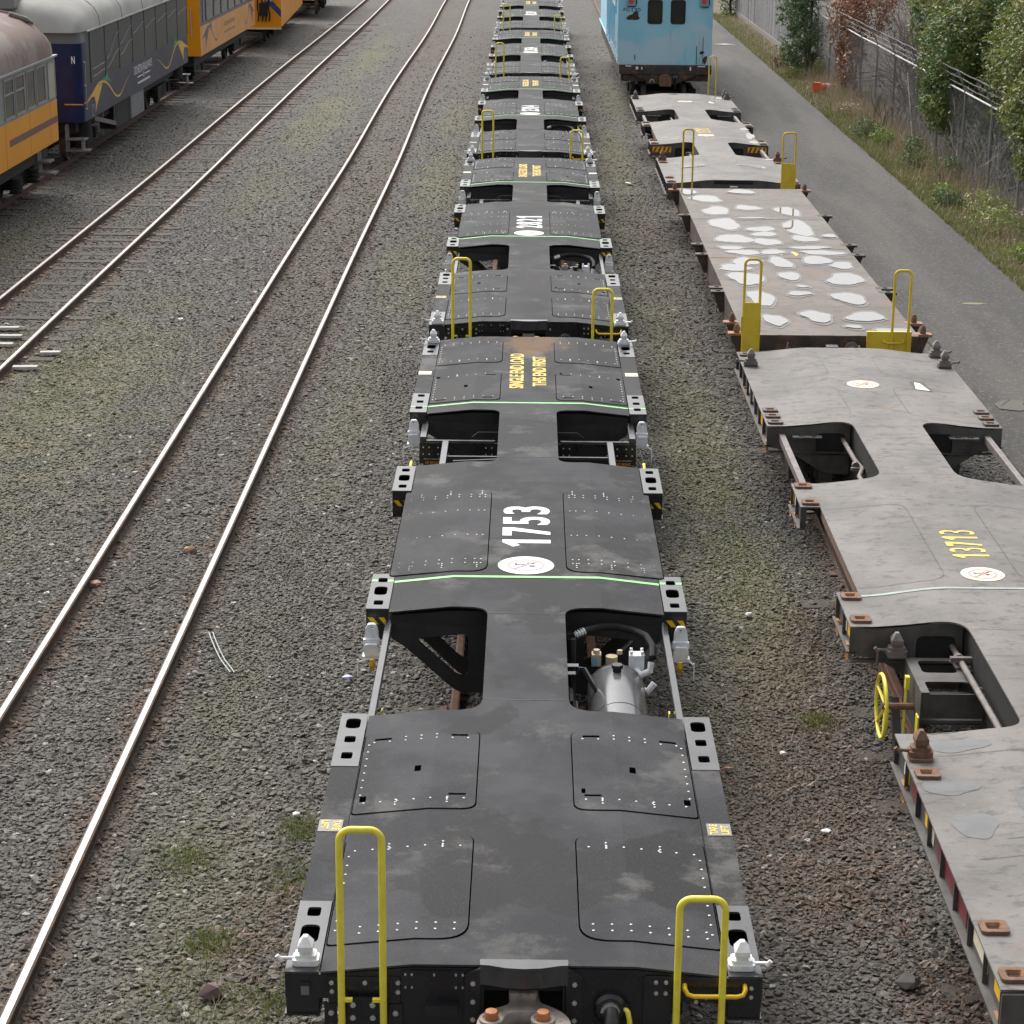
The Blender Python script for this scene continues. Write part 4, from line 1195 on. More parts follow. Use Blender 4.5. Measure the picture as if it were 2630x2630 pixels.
def blue_carriage():
    t = thing('passenger_carriage', 'dark blue and grey passenger carriage with pale canvas roof, between two orange railcars', 'railway carriage', (-10.95, 47.0, 0))
    W = 1.25; L = 14.75
    navy = pm('navy_carriage_paint', (.008, .013, .06), (.011, .018, .075), 3, .35, spec=.3)
    grey = pm('blue_grey_side_paint', (.058, .06, .085), (.045, .048, .07), 1.5, .45, spec=.3, stretch=(1, .4, 1))
    glaz = pm('reflective_side_glazing', (.05, .06, .055), (.034, .042, .04), 1.2, .35, spec=.3, stretch=(1, .6, .5))
    roofm = pm('pale_canvas_roof', (.38, .375, .35), (.31, .305, .285), .9, .8, spec=.2, rust=(.19, .185, .17), rscale=1.2, rlo=.6, rhi=.75)
    q = MB(); q.box(-W, W, .55, L, .98, 1.74); q.build('lower_body', grey, t)
    q = MB(); q.box(-W + .012, W - .012, .55, L, 1.741, 2.92); q.build('window_wall', glaz, t)
    # vestibule end: rounded corner post and inset end wall
    q = MB(); q.prism(fillet([(-W, .549), (-W, .12), (-W + .12, 0), (-.55, 0), (-.55, .25), (.55, .25), (.55, 0), (W - .12, 0), (W, .12), (W, .549)], [0, .1, .1, .02, .02, .02, .02, .1, .1, 0], 5), 'z', .98, 2.66)
    q.build('vestibule_end', navy, t, smooth=True)
    q = MB(); q.prism(fillet([(-W + .01, .549), (-W + .01, .12), (-W + .13, .01), (W - .13, .01), (W - .01, .12), (W - .01, .549)], [0, .1, .1, .1, .1, 0], 5), 'z', 2.661, 2.96)
    q.build('vestibule_top', pm('grey_end_cap', (.16, .165, .17), None, rough=.5), t, smooth=True)
    q = MB(); put_text(q, 'N', lambda u, w: (1.04 + .075 * u, -.002, 2.24 + .16 * w), 0, .02); q.build('coach_letter', M['white'], t, normals=False)
    q = MB()
    dome_roof(q, W + .07, 2.9, .78, -.15, L + .1, 1.3, .7)
    ro = q.build('roof', roofm, t, smooth=True, angle=60)
    q = MB()
    for y in (1.9, 4.6, 7.4, 10.2, 12.9):
        q.tube([((W + .075) * math.cos(math.pi * i / 14), y, 2.9 + .785 * math.sin(math.pi * i / 14) ** .75) for i in range(0, 15)], .012, 4)
    q.tube([(W + .075, .4, 2.895), (W + .075, L, 2.895)], .022, 6)
    q.build('roof_seam', roofm, ro)
    q = MB(); q.box(-1.1, -.1, -.12, .75, 3.38, 3.66); q.build('roof_box', pm('grey_vent_box', (.2, .2, .2), None), ro, bevel=.03)
    # mullions
    ws = [1.05 + i * 1.72 for i in range(9)]
    for y in ws: q = MB(); q.box(W - .011, W + .002, y - .03, y + .03, 1.745, 2.88); q.build('window_mullion', grey, t)
    for a, b in zip(ws, ws[1:]):
        q = MB(); q.prism(rrect(a + .06, b - .06, 1.82, 2.8, .06), 'x', W - .0125, W - .006); q.build('window', glaz, t)
    # crinkled plastic sheeting edges on the windows
    q = MB(); R2 = random.Random(8)
    for (a, b), (z0, z1) in zip(list(zip(ws, ws[1:])) + list(zip(ws[:3], ws[1:4])), ((2.02, 2.05), (2.1, 2.6), (2.3, 2.62), (2.4, 2.58), (2.42, 2.56), (2.45, 2.55), (2.44, 2.56), (2.4, 2.5), (1.85, 1.9), (1.9, 2.2), (2.05, 2.3))):
        n = 12; pth = []
        for i in range(n + 1):
            k = i / n; pth.append((W + .002, a + .1 + (b - a - .2) * k, z0 + (z1 - z0) * (k * k * (3 - 2 * k)) + R2.uniform(-.012, .012)))
        q.tube(pth, .009, 4)
    q.build('sheeting_edge', pm('pale_sheeting', (.3, .31, .3), None), t)
    q = MB()
    for x, y, z0, z1 in ((1.28, .25, 1.25, 2.25), (.62, -.05, 1.3, 2.25)):
        q.cyl((x, y, z0), (x, y, z1), .013, 8)
        for z in (z0, (z0 + z1) / 2, z1): q.cyl((x - .03, y, z), (x + .012, y, z), .02, 8)
    q.build('door_handrail', M['chrome'], t)
    q = MB(); q.box(.85, W + .004, -.004, .0, 1.36, 1.385); q.box(W + .001, W + .004, .13, .6, 1.37, 1.4); q.build('orange_stripe', pm('orange_stripe_paint', (.7, .3, .03), None), t)
    em = [pm('gold_emblem', (.68, .4, .06), None), pm('teal_emblem', (.05, .25, .17), None), pm('sky_emblem', (.2, .38, .6), None)]
    swoosh(.55, 1, W + .002, em, t); swoosh(L, -1, W + .002, em, t)
    q = MB()
    put_text(q, 'DUNEDIN RAILWAYS', lambda u, w: (W + .003, 6.25 + 2.55 * u, 1.41 + .2 * w), 0, .0)
    q.box(W + .001, W + .003, 6.65, 7.4, 1.31, 1.335); q.box(W + .001, W + .003, 7.7, 8.45, 1.31, 1.335)
    o = ell(7.55, 1.32, .07, .05, 12); side_shape(q, ribbon(o + o[:1], .012, .012), W + .002)
    R2 = random.Random(2); y = 6.7
    while y < 8.45:
        w = R2.uniform(.03, .08); q.box(W + .001, W + .003, y, y + w, 1.15, 1.2); y += w + .025
    q.build('railway_lettering', M['white'], t, normals=False)
    # underside
    q = MB(); q.box(-1.0, 1.0, .3, L - .3, .72, .979); q.build('underframe', M['dark'], t)
    q = MB(); q.box(.7, 1.2, 5.95, 7.75, .38, .95); q.build('equipment_box', pm('grey_battery_box', (.2, .2, .21), (.16, .16, .17), 3, .6), t, bevel=.02)
    q = MB(); q.box(.75, 1.15, 4.2, 5.9, .35, .95); q.build('equipment_box', M['dark'], t, bevel=.02)
    q = MB(); q.beam((1.15, 1.6, .9), (1.15, 4.1, .5), .04, .1); q.cyl((1.15, 4.0, .5), (1.15, 4.0, .95), .025, 8); q.cyl((1.15, 2.6, .75), (1.15, 2.6, .95), .02, 8); q.build('truss_rod', M['pipe'], t)
    for y in (.05, L - .05):
        q = MB(); s = 1
        for z, o in ((.62, .0), (.38, .07)):
            q.box(.85, 1.3 + o, y - .22, y + .1, z, z + .03)
        q.box(.86, .89, y - .2, y + .08, .4, .95); q.box(1.2, 1.23, y - .2, y + .08, .4, .65)
        q.build('step', M['pipe'], t)
    for y in (.9, L - .9):
        q = MB()
        q.cyl((1.0, y, .6), (1.0, y, .95), .22, 16)
        for z in (.3, .37, .44, .51): q.cyl((1.0, y, z), (1.0, y, z + .04), .15, 14)
        q.build('suspension_spring', M['dark'], t, smooth=True)
    for y in (2.2, L - 2.2): bogie_small(t, y)
    return t


def railcar(name, label, loc, L, rz, body, kind):
    t = thing(name, label, 'railcar', loc, rz)
    W = 1.25
    up = pm('grey_window_band', (.2, .2, .2), (.25, .25, .25), 3, .45) if kind == 1 else pm('dark_window_band', (.09, .085, .08), (.12, .11, .1), 3, .35)
    q = MB()
    zs = 1.76
    if kind == 1: q.prism(fillet([(-W, 0), (W, 0), (W, L), (-W, L)], [0, 0, .25, .25], 6), 'z', .94, zs)
    else: q.box(-W, W, 0, L, .92, zs)
    q.build('lower_body', body, t, smooth=True)
    q = MB()
    if kind == 1: q.prism(fillet([(-W + .01, 0), (W - .01, 0), (W - .01, L - .01), (-W + .01, L - .01)], [0, 0, .25, .25], 6), 'z', zs + .001, 2.66)
    else: q.box(-W + .01, W - .01, .02, L, zs + .001, 2.75)
    q.build('window_wall', up, t, smooth=True)
    q = MB(); dome_roof(q, W + .02, 2.63, .92, -.05, L + .02, .9, .7)
    q.build('roof', pm('weathered_red_grey_roof', (.17, .122, .11), (.21, .18, .165), .8, .8, lo=.47, hi=.55, spec=.2) if kind == 1 else M['odeck'], t, smooth=True, angle=60)
    q = MB(); q.box(-1.0, 1.0, .2, L - .2, .6, .93); q.build('underframe', M['dark'], t)
    for y in (1.8, L - 2.0): bogie_small(t, y)
    return t


def orange_mat(name, a, b):
    return pm(name, a, b, .8, .4, spec=.2, stretch=(1, .5, 1.5))


def railcars():
    body = orange_mat('orange_railcar_paint', (.72, .31, .02), (.68, .28, .015))
    t = railcar('orange_railcar', 'orange railcar with grey window band and faded red-grey roof, at the left edge', (-10.95, 30.0, 0), 14.6, 0, body, 1)
    W = 1.25; fr = pm('bare_window_frame', (.28, .28, .27), None, rough=.4)
    cur = pm('cream_blind', (.4, .39, .3), (.34, .34, .26), 4, .5)
    L0 = 30.0
    ys = [(39.96, 40.72), (40.83, 41.6), (41.77, 42.5), (42.62, 43.42)]
    window_band(t, [(a - L0, b - L0) for a, b in ys[:2]], 1.82, 2.57, W - .006, fr, glass, 2.28)
    window_band(t, [(a - L0, b - L0) for a, b in ys[2:]], 1.82, 2.57, W - .006, fr, glass)
    window_band(t, [(43.68 - L0, 44.36 - L0)], 1.82, 2.56, W - .006, fr, cur)
    window_band(t, [(i * .87 + 1, i * .87 + 1.76) for i in range(8)], 1.82, 2.57, W - .006, fr, glass)
    q = MB(); q.box(W + .0005, W + .003, 12.38 - 2.2, 14.35, 1.315, 1.445); q.build('waist_stripe', pm('dull_purple_stripe', (.16, .075, .065), None), t)
    q = MB()
    for y in (9.9, 11.9, 13.7, 15.6): q.box(W + .0003, W + .0015, y - .006, y + .006, .96, 1.75) if y < 14.3 else None
    q.build('body_joint', M['rust'], t)
    q = MB(); q.box(W - .01, W + .05, .2, 14.45, 2.63, 2.665); q.build('gutter', fr, t)
    q = MB(); q.tube([(1.22 * math.cos(math.pi * i / 14), 13.9, 2.645 + .94 * math.sin(math.pi * i / 14) ** .75) for i in range(0, 15)], .02, 5); q.build('roof_seam', pm('roof_lip', (.33, .3, .29), None), t)
    q = MB(); q.cyl((.55, 13.6, 3.5), (.9, 13.72, 3.38), .07, 14); q.cyl((.9, 13.72, 3.38), (1.0, 13.75, 3.33), .04, 10); q.build('roof_horn', M['pipe'], t, smooth=True)
    q = MB()
    for z, o in ((.6, .0), (.36, .08)): q.box(.85, 1.28 + o, 13.3, 13.75, z, z + .04)
    q.box(1.0, 1.03, 13.35, 13.7, .38, .9); q.build('step', M['pipe'], t)
    for y in (11.5, 13.0):
        q = MB()
        for z in (.26, .34, .42, .5): q.cyl((1.0, y, z), (1.0, y, z + .045), .13, 12)
        q.build('suspension_spring', M['dark'], t, smooth=True)
    # second orange car beyond the carriage
    b2 = pm('pale_orange_side', (.7, .36, .15), (.66, .31, .1), 1, .45, spec=.2)
    t = railcar('orange_railcar', 'pale orange railcar with a row of dark windows, beyond the blue carriage', (-10.95, 64.2, 0), 12.8, 0, b2, 2)
    window_band(t, [(.6, 1.15)] + [(1.3 + i * 1.62, 1.3 + i * 1.62 + 1.5) for i in range(7)], 1.85, 2.62, W - .006, up2, glass)
    q = MB(); q.box(-W + .002, W - .002, -.014, -.001, .92, 2.75); q.build('end_wall', orange_mat('orange_end_paint', (.75, .29, .008), (.7, .26, .008)), t)
    q = MB(); q.cyl((W - .25, -.05, 1.5), (W - .25, -.05, 2.3), .014, 8); q.build('door_handrail', M['chrome'], t)
    em = [pm('slate_emblem', (.1, .09, .12), None), pm('slate_emblem_two', (.16, .13, .12), None), pm('slate_emblem_ring', (.3, .22, .18), None)]
    swoosh(.4, 1, W + .002, em, t, .8); swoosh(12.6, -1, W + .002, em, t, .6)
    q = MB(); R2 = random.Random(4); y = 5.2
    for row, z, h in ((0, 1.42, .14), (1, 1.22, .05)):
        y = 5.1
        while y < 7.6: w = R2.uniform(.1, .22) if not row else R2.uniform(.05, .1); q.box(W + .001, W + .003, y, y + w * .7, z, z + h); y += w
    q.build('faded_lettering', pm('faded_brown_letters', (.42, .2, .1), None), t, normals=False)
    q = MB()
    for y in (.9, 3.0): q.box(.8, 1.3, y, y + .4, .36, .4)
    q.build('step', M['pipe'], t)
    # third orange vehicle: its driving end faces the camera
    t = thing('orange_railcar', 'deep orange railcar end with dark blue diagonal band and black hoses', 'railcar', (-10.35, 79.6, 0), rad(2.5))
    o = orange_mat('deep_orange_paint', (.75, .3, .01), (.68, .25, .008))
    q = MB(); q.prism(fillet([(-1.28, .62), (1.28, .62), (1.28, 3.3), (.7, 3.75), (-.7, 3.75), (-1.28, 3.3)], [.03, .03, .1, .3, .3, .1], 4), 'y', 0, 13); q.build('body', o, t)
    q = MB(); q.prism([(-.9, 3.2), (-.55, 3.2), (1.275, 1.25), (1.275, .98)], 'y', -.012, -.002); q.build('diagonal_band', pm('dark_blue_band', (.02, .04, .16), None), t)
    q = MB()
    for x in (.45, .6, .72, .85): q.tube([(x, -.02, 1.7), (x - .02, -.1, 1.35), (x + .03, -.11, 1.05), (x, -.05, .85)], .025, 6)
    q.box(.5, .8, -.15, -.02, 1.05, 1.5); q.build('control_hose', M['hose'], t)
    for x in (.72, .95): q = MB(); q.lathe([(.08, 0), (.08, -.05), (.03, -.06)], (x, -.003, 1.62), 'y', 14); q.build('marker_lamp', M['chrome'], t, smooth=True)
    q = MB(); q.box(-1.28, 1.28, -.03, 0, .56, .62); q.build('skirt_lip', M['tag'], t)
    for y in (2.5, 10.5): bogie_small(t, y)
    # dark wagon end farther along
    t = thing('dark_rail_wagon', 'dark wagon with black wheels far off behind the orange railcar end', 'wagon', (-9.9, 95.5, 0), rad(3))
    q = MB(); q.box(-1.2, 1.2, 0, 9, .9, 2.4); q.build('body', M['dark'], t)
    q = MB(); q.box(-1.25, 1.25, -.1, 0, .8, 1.1); q.cyl((-.8, -.3, 1), (-.8, -.1, 1), .16, 12); q.cyl((.8, -.3, 1), (.8, -.1, 1), .16, 12); q.build('headstock', M['bside'], t)
    for y in (1.5, 7.5): bogie_small(t, y)


glass = pm('dark_window_glass', (.022, .025, .024), (.034, .038, .036), 1.5, .1, spec=.25)
up2 = pm('grey_frame_paint', (.13, .12, .12), None, rough=.5)
# ------------------------------------------------------------------ the yard floor
G0 = -.125


def tint_group():
    g = bpy.data.node_groups.new('yard_tints', 'ShaderNodeTree')
    for n in ('moss', 'brown', 'rust'): g.interface.new_socket(n, in_out='OUTPUT', socket_type='NodeSocketFloat')
    out = g.nodes.new('NodeGroupOutput'); p = pos(g)
    wob = mth(g, 'MULTIPLY', mth(g, 'SUBTRACT', noise(g, p, .9, 6, .65), .5), 1.9)

    def blobs(L):
        acc = None
        for x, y, rx, ry, s in L:
            a = N(g, 'ShaderNodeVectorMath', operation='SUBTRACT'); g.links.new(p, a.inputs[0]); a.inputs[1].default_value = (x, y, 0)
            b = N(g, 'ShaderNodeVectorMath', operation='MULTIPLY'); g.links.new(a.outputs[0], b.inputs[0]); b.inputs[1].default_value = (1 / rx, 1 / ry, 0)
            c = N(g, 'ShaderNodeVectorMath', operation='LENGTH'); g.links.new(b.outputs[0], c.inputs[0])
            d = ramp(g, mth(g, 'ADD', c.outputs['Value'], wob), 1.4, .2, 0, s)
            acc = d if acc is None else mth(g, 'MAXIMUM', acc, d)
        return acc
    moss = blobs([(-5.9, 27, 1.5, 6, .85), (-6.3, 20.5, 1.4, 4.5, .7), (-5.5, 58, .8, 8, .9), (-5.6, 76, .6, 9, .9), (-5.6, 45, .7, 4, .5), (-2.0, 47, .6, 5, .8), (-2.0, 57, .5, 4, .7), (-2.1, 36, .5, 4, .6),
                  (-2.3, 26, .45, 5, .5), (2.0, 24.5, .55, 5, .85), (2.1, 19.3, .6, 2.6, .85), (1.9, 31, .4, 4, .6), (2.0, 50, .5, 7, .8), (1.7, 40, .35, 5, .45), (-2.2, 12.9, .6, 2.2, .5), (-1.75, 11.2, .5, .7, .6),
                  (-2.4, 16.5, .35, 2, .45), (-9.3, 38, .5, 3, .5), (1.6, 15.8, .4, 1.6, .35), (2.4, 62, .4, 6, .6), (-7.6, 29.5, .5, 1.6, .8)])
    brown = blobs([(2.25, 15.4, .6, 2.6, .9), (2.1, 13.3, .7, 1.0, .9), (2.5, 18.0, .5, 1.5, .6), (1.8, 14.4, .5, 1.0, .6), (2.2, 33, .4, 5, .5), (2.3, 40, .4, 5, .6), (-1.7, 12.6, .35, .8, .6), (-3.0, 43, .25, 3, .6), (2.6, 11.6, .4, .7, .8), (-6.6, 23.5, .7, 2, .4), (-3.6, 45, .75, 24, .5), (-3.6, 85, .8, 30, .6), (1.9, 70, .8, 25, .35), (-2, 80, 1.2, 30, .3)])
    sp = N(g, 'ShaderNodeSeparateXYZ'); g.links.new(p, sp.inputs[0]); X = sp.outputs['X']; Y = sp.outputs['Y']
    acc = None
    for x, k, w, s in ((-8.2, .0016, .36, .95), (-7.07, .0016, .36, .95), (-10.38, 0, .3, .9), (-4.19, .0008, .3, .6), (-3.05, .0008, .3, .55), (3.08, 0, .35, .4)):
        d = mth(g, 'ABSOLUTE', mth(g, 'SUBTRACT', mth(g, 'SUBTRACT', X, mth(g, 'MULTIPLY', Y, k)), x))
        e = ramp(g, mth(g, 'ADD', d, mth(g, 'MULTIPLY', wob, .22)), w, .04, 0, s)
        acc = e if acc is None else mth(g, 'MAXIMUM', acc, e)
    # dull wash between the rails of the second track
    for n, s in (('moss', moss), ('brown', brown), ('rust', acc)): g.links.new(s, out.inputs[n])
    return g


TG = tint_group()


def apply_tints(nt, c, dark=1.0):
    t = N(nt, 'ShaderNodeGroup'); t.node_tree = TG
    p = pos(nt)
    fine = noise(nt, p, 6, 5, .7)
    rf = mth(nt, 'MULTIPLY', t.outputs['rust'], ramp(nt, fine, .25, .6, .35, 1))
    c = mix(nt, mth(nt, 'MULTIPLY', rf, .75), c, (.125 * dark, .068 * dark, .036 * dark))
    c = mix(nt, mth(nt, 'MULTIPLY', t.outputs['brown'], ramp(nt, fine, .3, .6, .2, .8)), c, (.105 * dark, .068 * dark, .045 * dark))
    mo = mth(nt, 'MULTIPLY', t.outputs['moss'], ramp(nt, noise(nt, p, 3.5, 6, .7), .28, .55, .35, 1))
    c = mix(nt, mth(nt, 'MULTIPLY', mo, .62), c, mix(nt, ramp(nt, noise(nt, p, 1.7, 3), .4, .6), (.185 * dark, .172 * dark, .085 * dark), (.13 * dark, .138 * dark, .05 * dark)))
    return c


def ballast_ground():
    m, nt, b = newmat('crushed_stone')
    p = pos(nt)
    v = N(nt, 'ShaderNodeTexVoronoi'); v.inputs['Scale'].default_value = 20; nt.links.new(p, v.inputs['Vector'])
    s = N(nt, 'ShaderNodeSeparateColor'); nt.links.new(v.outputs['Color'], s.inputs[0])
    c = mix(nt, s.outputs[0], (.05, .049, .047), (.135, .131, .124))
    c = mix(nt, ramp(nt, noise(nt, p, .35, 6, .6), .35, .65), c, mix(nt, s.outputs[1], (.055, .051, .048), (.14, .131, .12)))
    c = mix(nt, ramp(nt, v.outputs['Distance'], .03, .012, 0, .0), c, (.02, .02, .02))
    c = mix(nt, ramp(nt, noise(nt, p, .6, 7, .7, (1, .25, 1), (4, 1, 0)), .44, .64, 0, .4), c, (.13, .12, .095))
    c = mix(nt, ramp(nt, noise(nt, p, 5, 5, .8, (1, .4, 1), (9, 1, 0)), .5, .68, 0, .5), c, (.06, .056, .05))
    c = apply_tints(nt, c)
    c = mix(nt, ramp(nt, noise(nt, p, 30, 3, .7), .5, .72, 0, .4), c, (.035, .035, .033))
    c = mix(nt, ramp(nt, noise(nt, p, 21, 4, .8, None, (3, 1, 7)), .7, .74), c, (.3, .29, .275))
    setc(nt, b, c); b.inputs['Roughness'].default_value = .9
    bump(nt, b, mth(nt, 'ADD', v.outputs['Distance'], noise(nt, p, 45, 3)), 1.0, .03)
    return m


def stone_mat():
    m, nt, b = newmat('ballast_stone')
    oi = N(nt, 'ShaderNodeObjectInfo'); p = pos(nt)
    cr = N(nt, 'ShaderNodeValToRGB'); e = cr.color_ramp.elements
    e[0].position = 0; e[0].color = (.072, .069, .063, 1); e[1].position = 1; e[1].color = (.45, .43, .4, 1)
    for q, k in ((.3, (.088, .083, .074)), (.55, (.12, .112, .1)), (.8, (.145, .131, .108)), (.975, (.165, .154, .136)), (.985, (.42, .41, .38))):
        w = cr.color_ramp.elements.new(q); w.color = (*k, 1)
    nt.links.new(oi.outputs['Random'], cr.inputs[0])
    c = mix(nt, ramp(nt, noise(nt, p, 55, 4), .4, .75, 0, .4), cr.outputs[0], (.075, .069, .059))
    c = mix(nt, ramp(nt, noise(nt, p, .5, 4), .38, .62, 0, .35), c, (.085, .07, .06))
    c = apply_tints(nt, c)
    setc(nt, b, c); b.inputs['Roughness'].default_value = .8; b.inputs['Specular IOR Level'].default_value = .35
    return m


def road_mat():
    m, nt, b = newmat('compacted_gravel_road')
    p = pos(nt)
    sp = N(nt, 'ShaderNodeSeparateXYZ'); nt.links.new(p, sp.inputs[0])
    c = mix(nt, ramp(nt, noise(nt, p, .45, 6, .6, (1.6, .22, 1)), .38, .62), (.046, .043, .039), (.08, .075, .068))
    c = mix(nt, ramp(nt, noise(nt, p, .8, 6, .65, (1.3, .12, 1), (3, 8, 0)), .48, .66, 0, .65), c, (.05, .047, .044))
    v = N(nt, 'ShaderNodeTexVoronoi'); v.inputs['Scale'].default_value = 34; nt.links.new(p, v.inputs['Vector'])
    s = N(nt, 'ShaderNodeSeparateColor'); nt.links.new(v.outputs['Color'], s.inputs[0])
    c = mix(nt, ramp(nt, s.outputs[0], .8, 1, 0, .5), c, (.18, .175, .165)); c = mix(nt, ramp(nt, s.outputs[1], .25, 0, 0, .45), c, (.045, .043, .04))
    c = mix(nt, ramp(nt, noise(nt, p, 9, 4, .8, None, (1, 5, 2)), .7, .74), c, (.42, .41, .39))
    setc(nt, b, c); b.inputs['Roughness'].default_value = .92
    bump(nt, b, noise(nt, p, 60, 4, .8), .8, .012)
    return m


def verge_mat(name, a, b_, g):
    m, nt, b = newmat(name); p = pos(nt)
    c = mix(nt, ramp(nt, noise(nt, p, 1.1, 6, .65), .35, .65), a, b_)
    c = mix(nt, ramp(nt, noise(nt, p, .8, 6, .7, None, (6, 3, 1)), .5, .68, 0, .8), c, g)
    c = mix(nt, ramp(nt, noise(nt, p, 26, 4, .8), .45, .7, 0, .6), c, tuple(x * .4 for x in a))
    setc(nt, b, c); b.inputs['Roughness'].default_value = .95
    bump(nt, b, noise(nt, p, 25, 4, .7), 1, .03)
    return m


def sheet_obj(name, pts, z, mat, kind='structure'):
    q = MB(); q.sheet([(x, y, z) for x, y in pts]); o = q.build(name, mat, normals=False); o['kind'] = kind
    return o


sheet_obj('ground', [(-600, -60), (600, -60), (600, 900), (-600, 900)], G0, ballast_ground())
R3 = random.Random(21)
edge_r = [(8.07 + .02 * math.sin(y * .31) + .02 * math.sin(y * .83 + 1), y) for y in range(4, 130, 2)]
edge_l = [(5.55 + .22 * math.sin(y * .21 + 2) + .1 * math.sin(y * .7), y) for y in range(4, 130, 2)]


def strip(name, L, Rr, z, mat):
    q = MB(); n = len(L)
    q.add([(a[0], a[1], z) for a in L] + [(a[0], a[1], z) for a in Rr], [(i, n + i, n + i + 1, i + 1) for i in range(n - 1)])
    o = q.build(name, mat, normals=False); o['kind'] = 'structure'
    return o


strip('gravel_road', edge_l, edge_r, G0 + .012, road_mat())
strip('verge', [(x - .06, y) for x, y in edge_r], [(9.5, y) for x, y in edge_r], G0 + .006, verge_mat('dry_grass_verge', (.11, .082, .055), (.15, .115, .075), (.085, .1, .035)))
sheet_obj('scrub_ground', [(9.45, 4), (60, 4), (60, 200), (9.45, 200)], G0 + .01, verge_mat('leaf_litter', (.04, .032, .027), (.07, .055, .045), (.04, .045, .022)))

# ------------------------------------------------------------------ tracks


def track(name, label, fx, y0, y1, side, top, sl, sleeper_y, smat):
    t = thing(name, label, 'railway track', (0, 0, 0), group=None)
    prof = [(-.062, -.15), (.062, -.15), (.062, -.138), (.012, -.122), (.009, -.045), (.035, -.034), (.036, -.007), (.022, 0), (-.022, 0), (-.036, -.007), (-.035, -.034), (-.009, -.045), (-.012, -.122), (-.062, -.138)]
    ys = [y0 + (y1 - y0) * i / 90 for i in range(91)]
    for s in (-1, 1):
        q = MB(); n = len(prof)
        vs = [(fx(y) + s * .5685 + a, y, b) for y in ys for a, b in prof]
        fs = []; ms = []
        for k in range(len(ys) - 1):
            for i in range(n):
                j = (i + 1) % n; q.f.append((k * n + i, k * n + j, (k + 1) * n + j, (k + 1) * n + i)); q.m.append(1 if i == 7 else 0)
        q.v = vs
        q.build('rail', [side, top], t)
    q = None
    for y in sleeper_y:
        q = MB(); w = R3.uniform(.105, .125); zz = -.118 + R3.uniform(-.012, .012) + sl + (.016 if sl < -.03 and 23.5 < y < 27.5 else 0)
        dx = R3.uniform(-.06, .06)
        q.box(-1.05 + dx, 1.05 + dx, -w, w, -.3, zz)
        for s in (-1, 1):
            q.box(s * .5685 - .13, s * .5685 - .065, -.06, .06, zz, zz + .02, 1); q.box(s * .5685 + .065, s * .5685 + .13, -.06, .06, zz, zz + .02, 1)
        o = q.build('sleeper', [smat, M['railrust']], t, bevel=.008); o.location = (fx(y), y + R3.uniform(-.04, .04), 0); o.rotation_euler = (0, 0, R3.uniform(-.015, .015))
    return t


f1 = lambda y: -3.619 + .00076 * y + (.045 * math.sin((y - 35) / 6.5) * min(1, (y - 35) / 15) if y > 35 else 0)
f2 = lambda y: -7.645 + .00165 * y + (.03 * math.sin((y - 30) / 8) * min(1, (y - 30) / 15) if y > 30 else 0)
track('railway_track', 'bright-topped rails of the empty track beside the black wagons, with nearly buried sleepers', f1, 4, 150, M['rail'], M['railtop'], -.034, [10 + i * 1.37 for i in range(70)], M['sleeper'])
track('railway_track', 'bright-topped rails of the empty track nearer the carriages, rusty ballast and dark sleepers showing', f2, 4, 150, M['rail'], M['railtop'], .001, [24 + i * .69 for i in range(100)], M['sleeper'])
track('railway_track', 'dull red rails under the carriages and railcars at the left', lambda y: -10.95, 20, 150, M['raildark'], M['raildark'], .004, [33 + i * .69 for i in range(100)], M['sleeper'])
track('railway_track', 'rusty rails under the row of black wagons', lambda y: 0.0, 4, 150, M['railrust'], M['railrust'], -.004, [10 + i * .9 for i in range(40)], M['sleeper'])
track('railway_track', 'rusty rails under the grey and brown wagons at the right', lambda y: 3.655, 4, 150, M['railrust'], M['railrust'], -.004, [10 + i * .9 for i in range(60)], M['sleeper'])

# ------------------------------------------------------------------ loose stones (uncountable): points that carry stone shapes


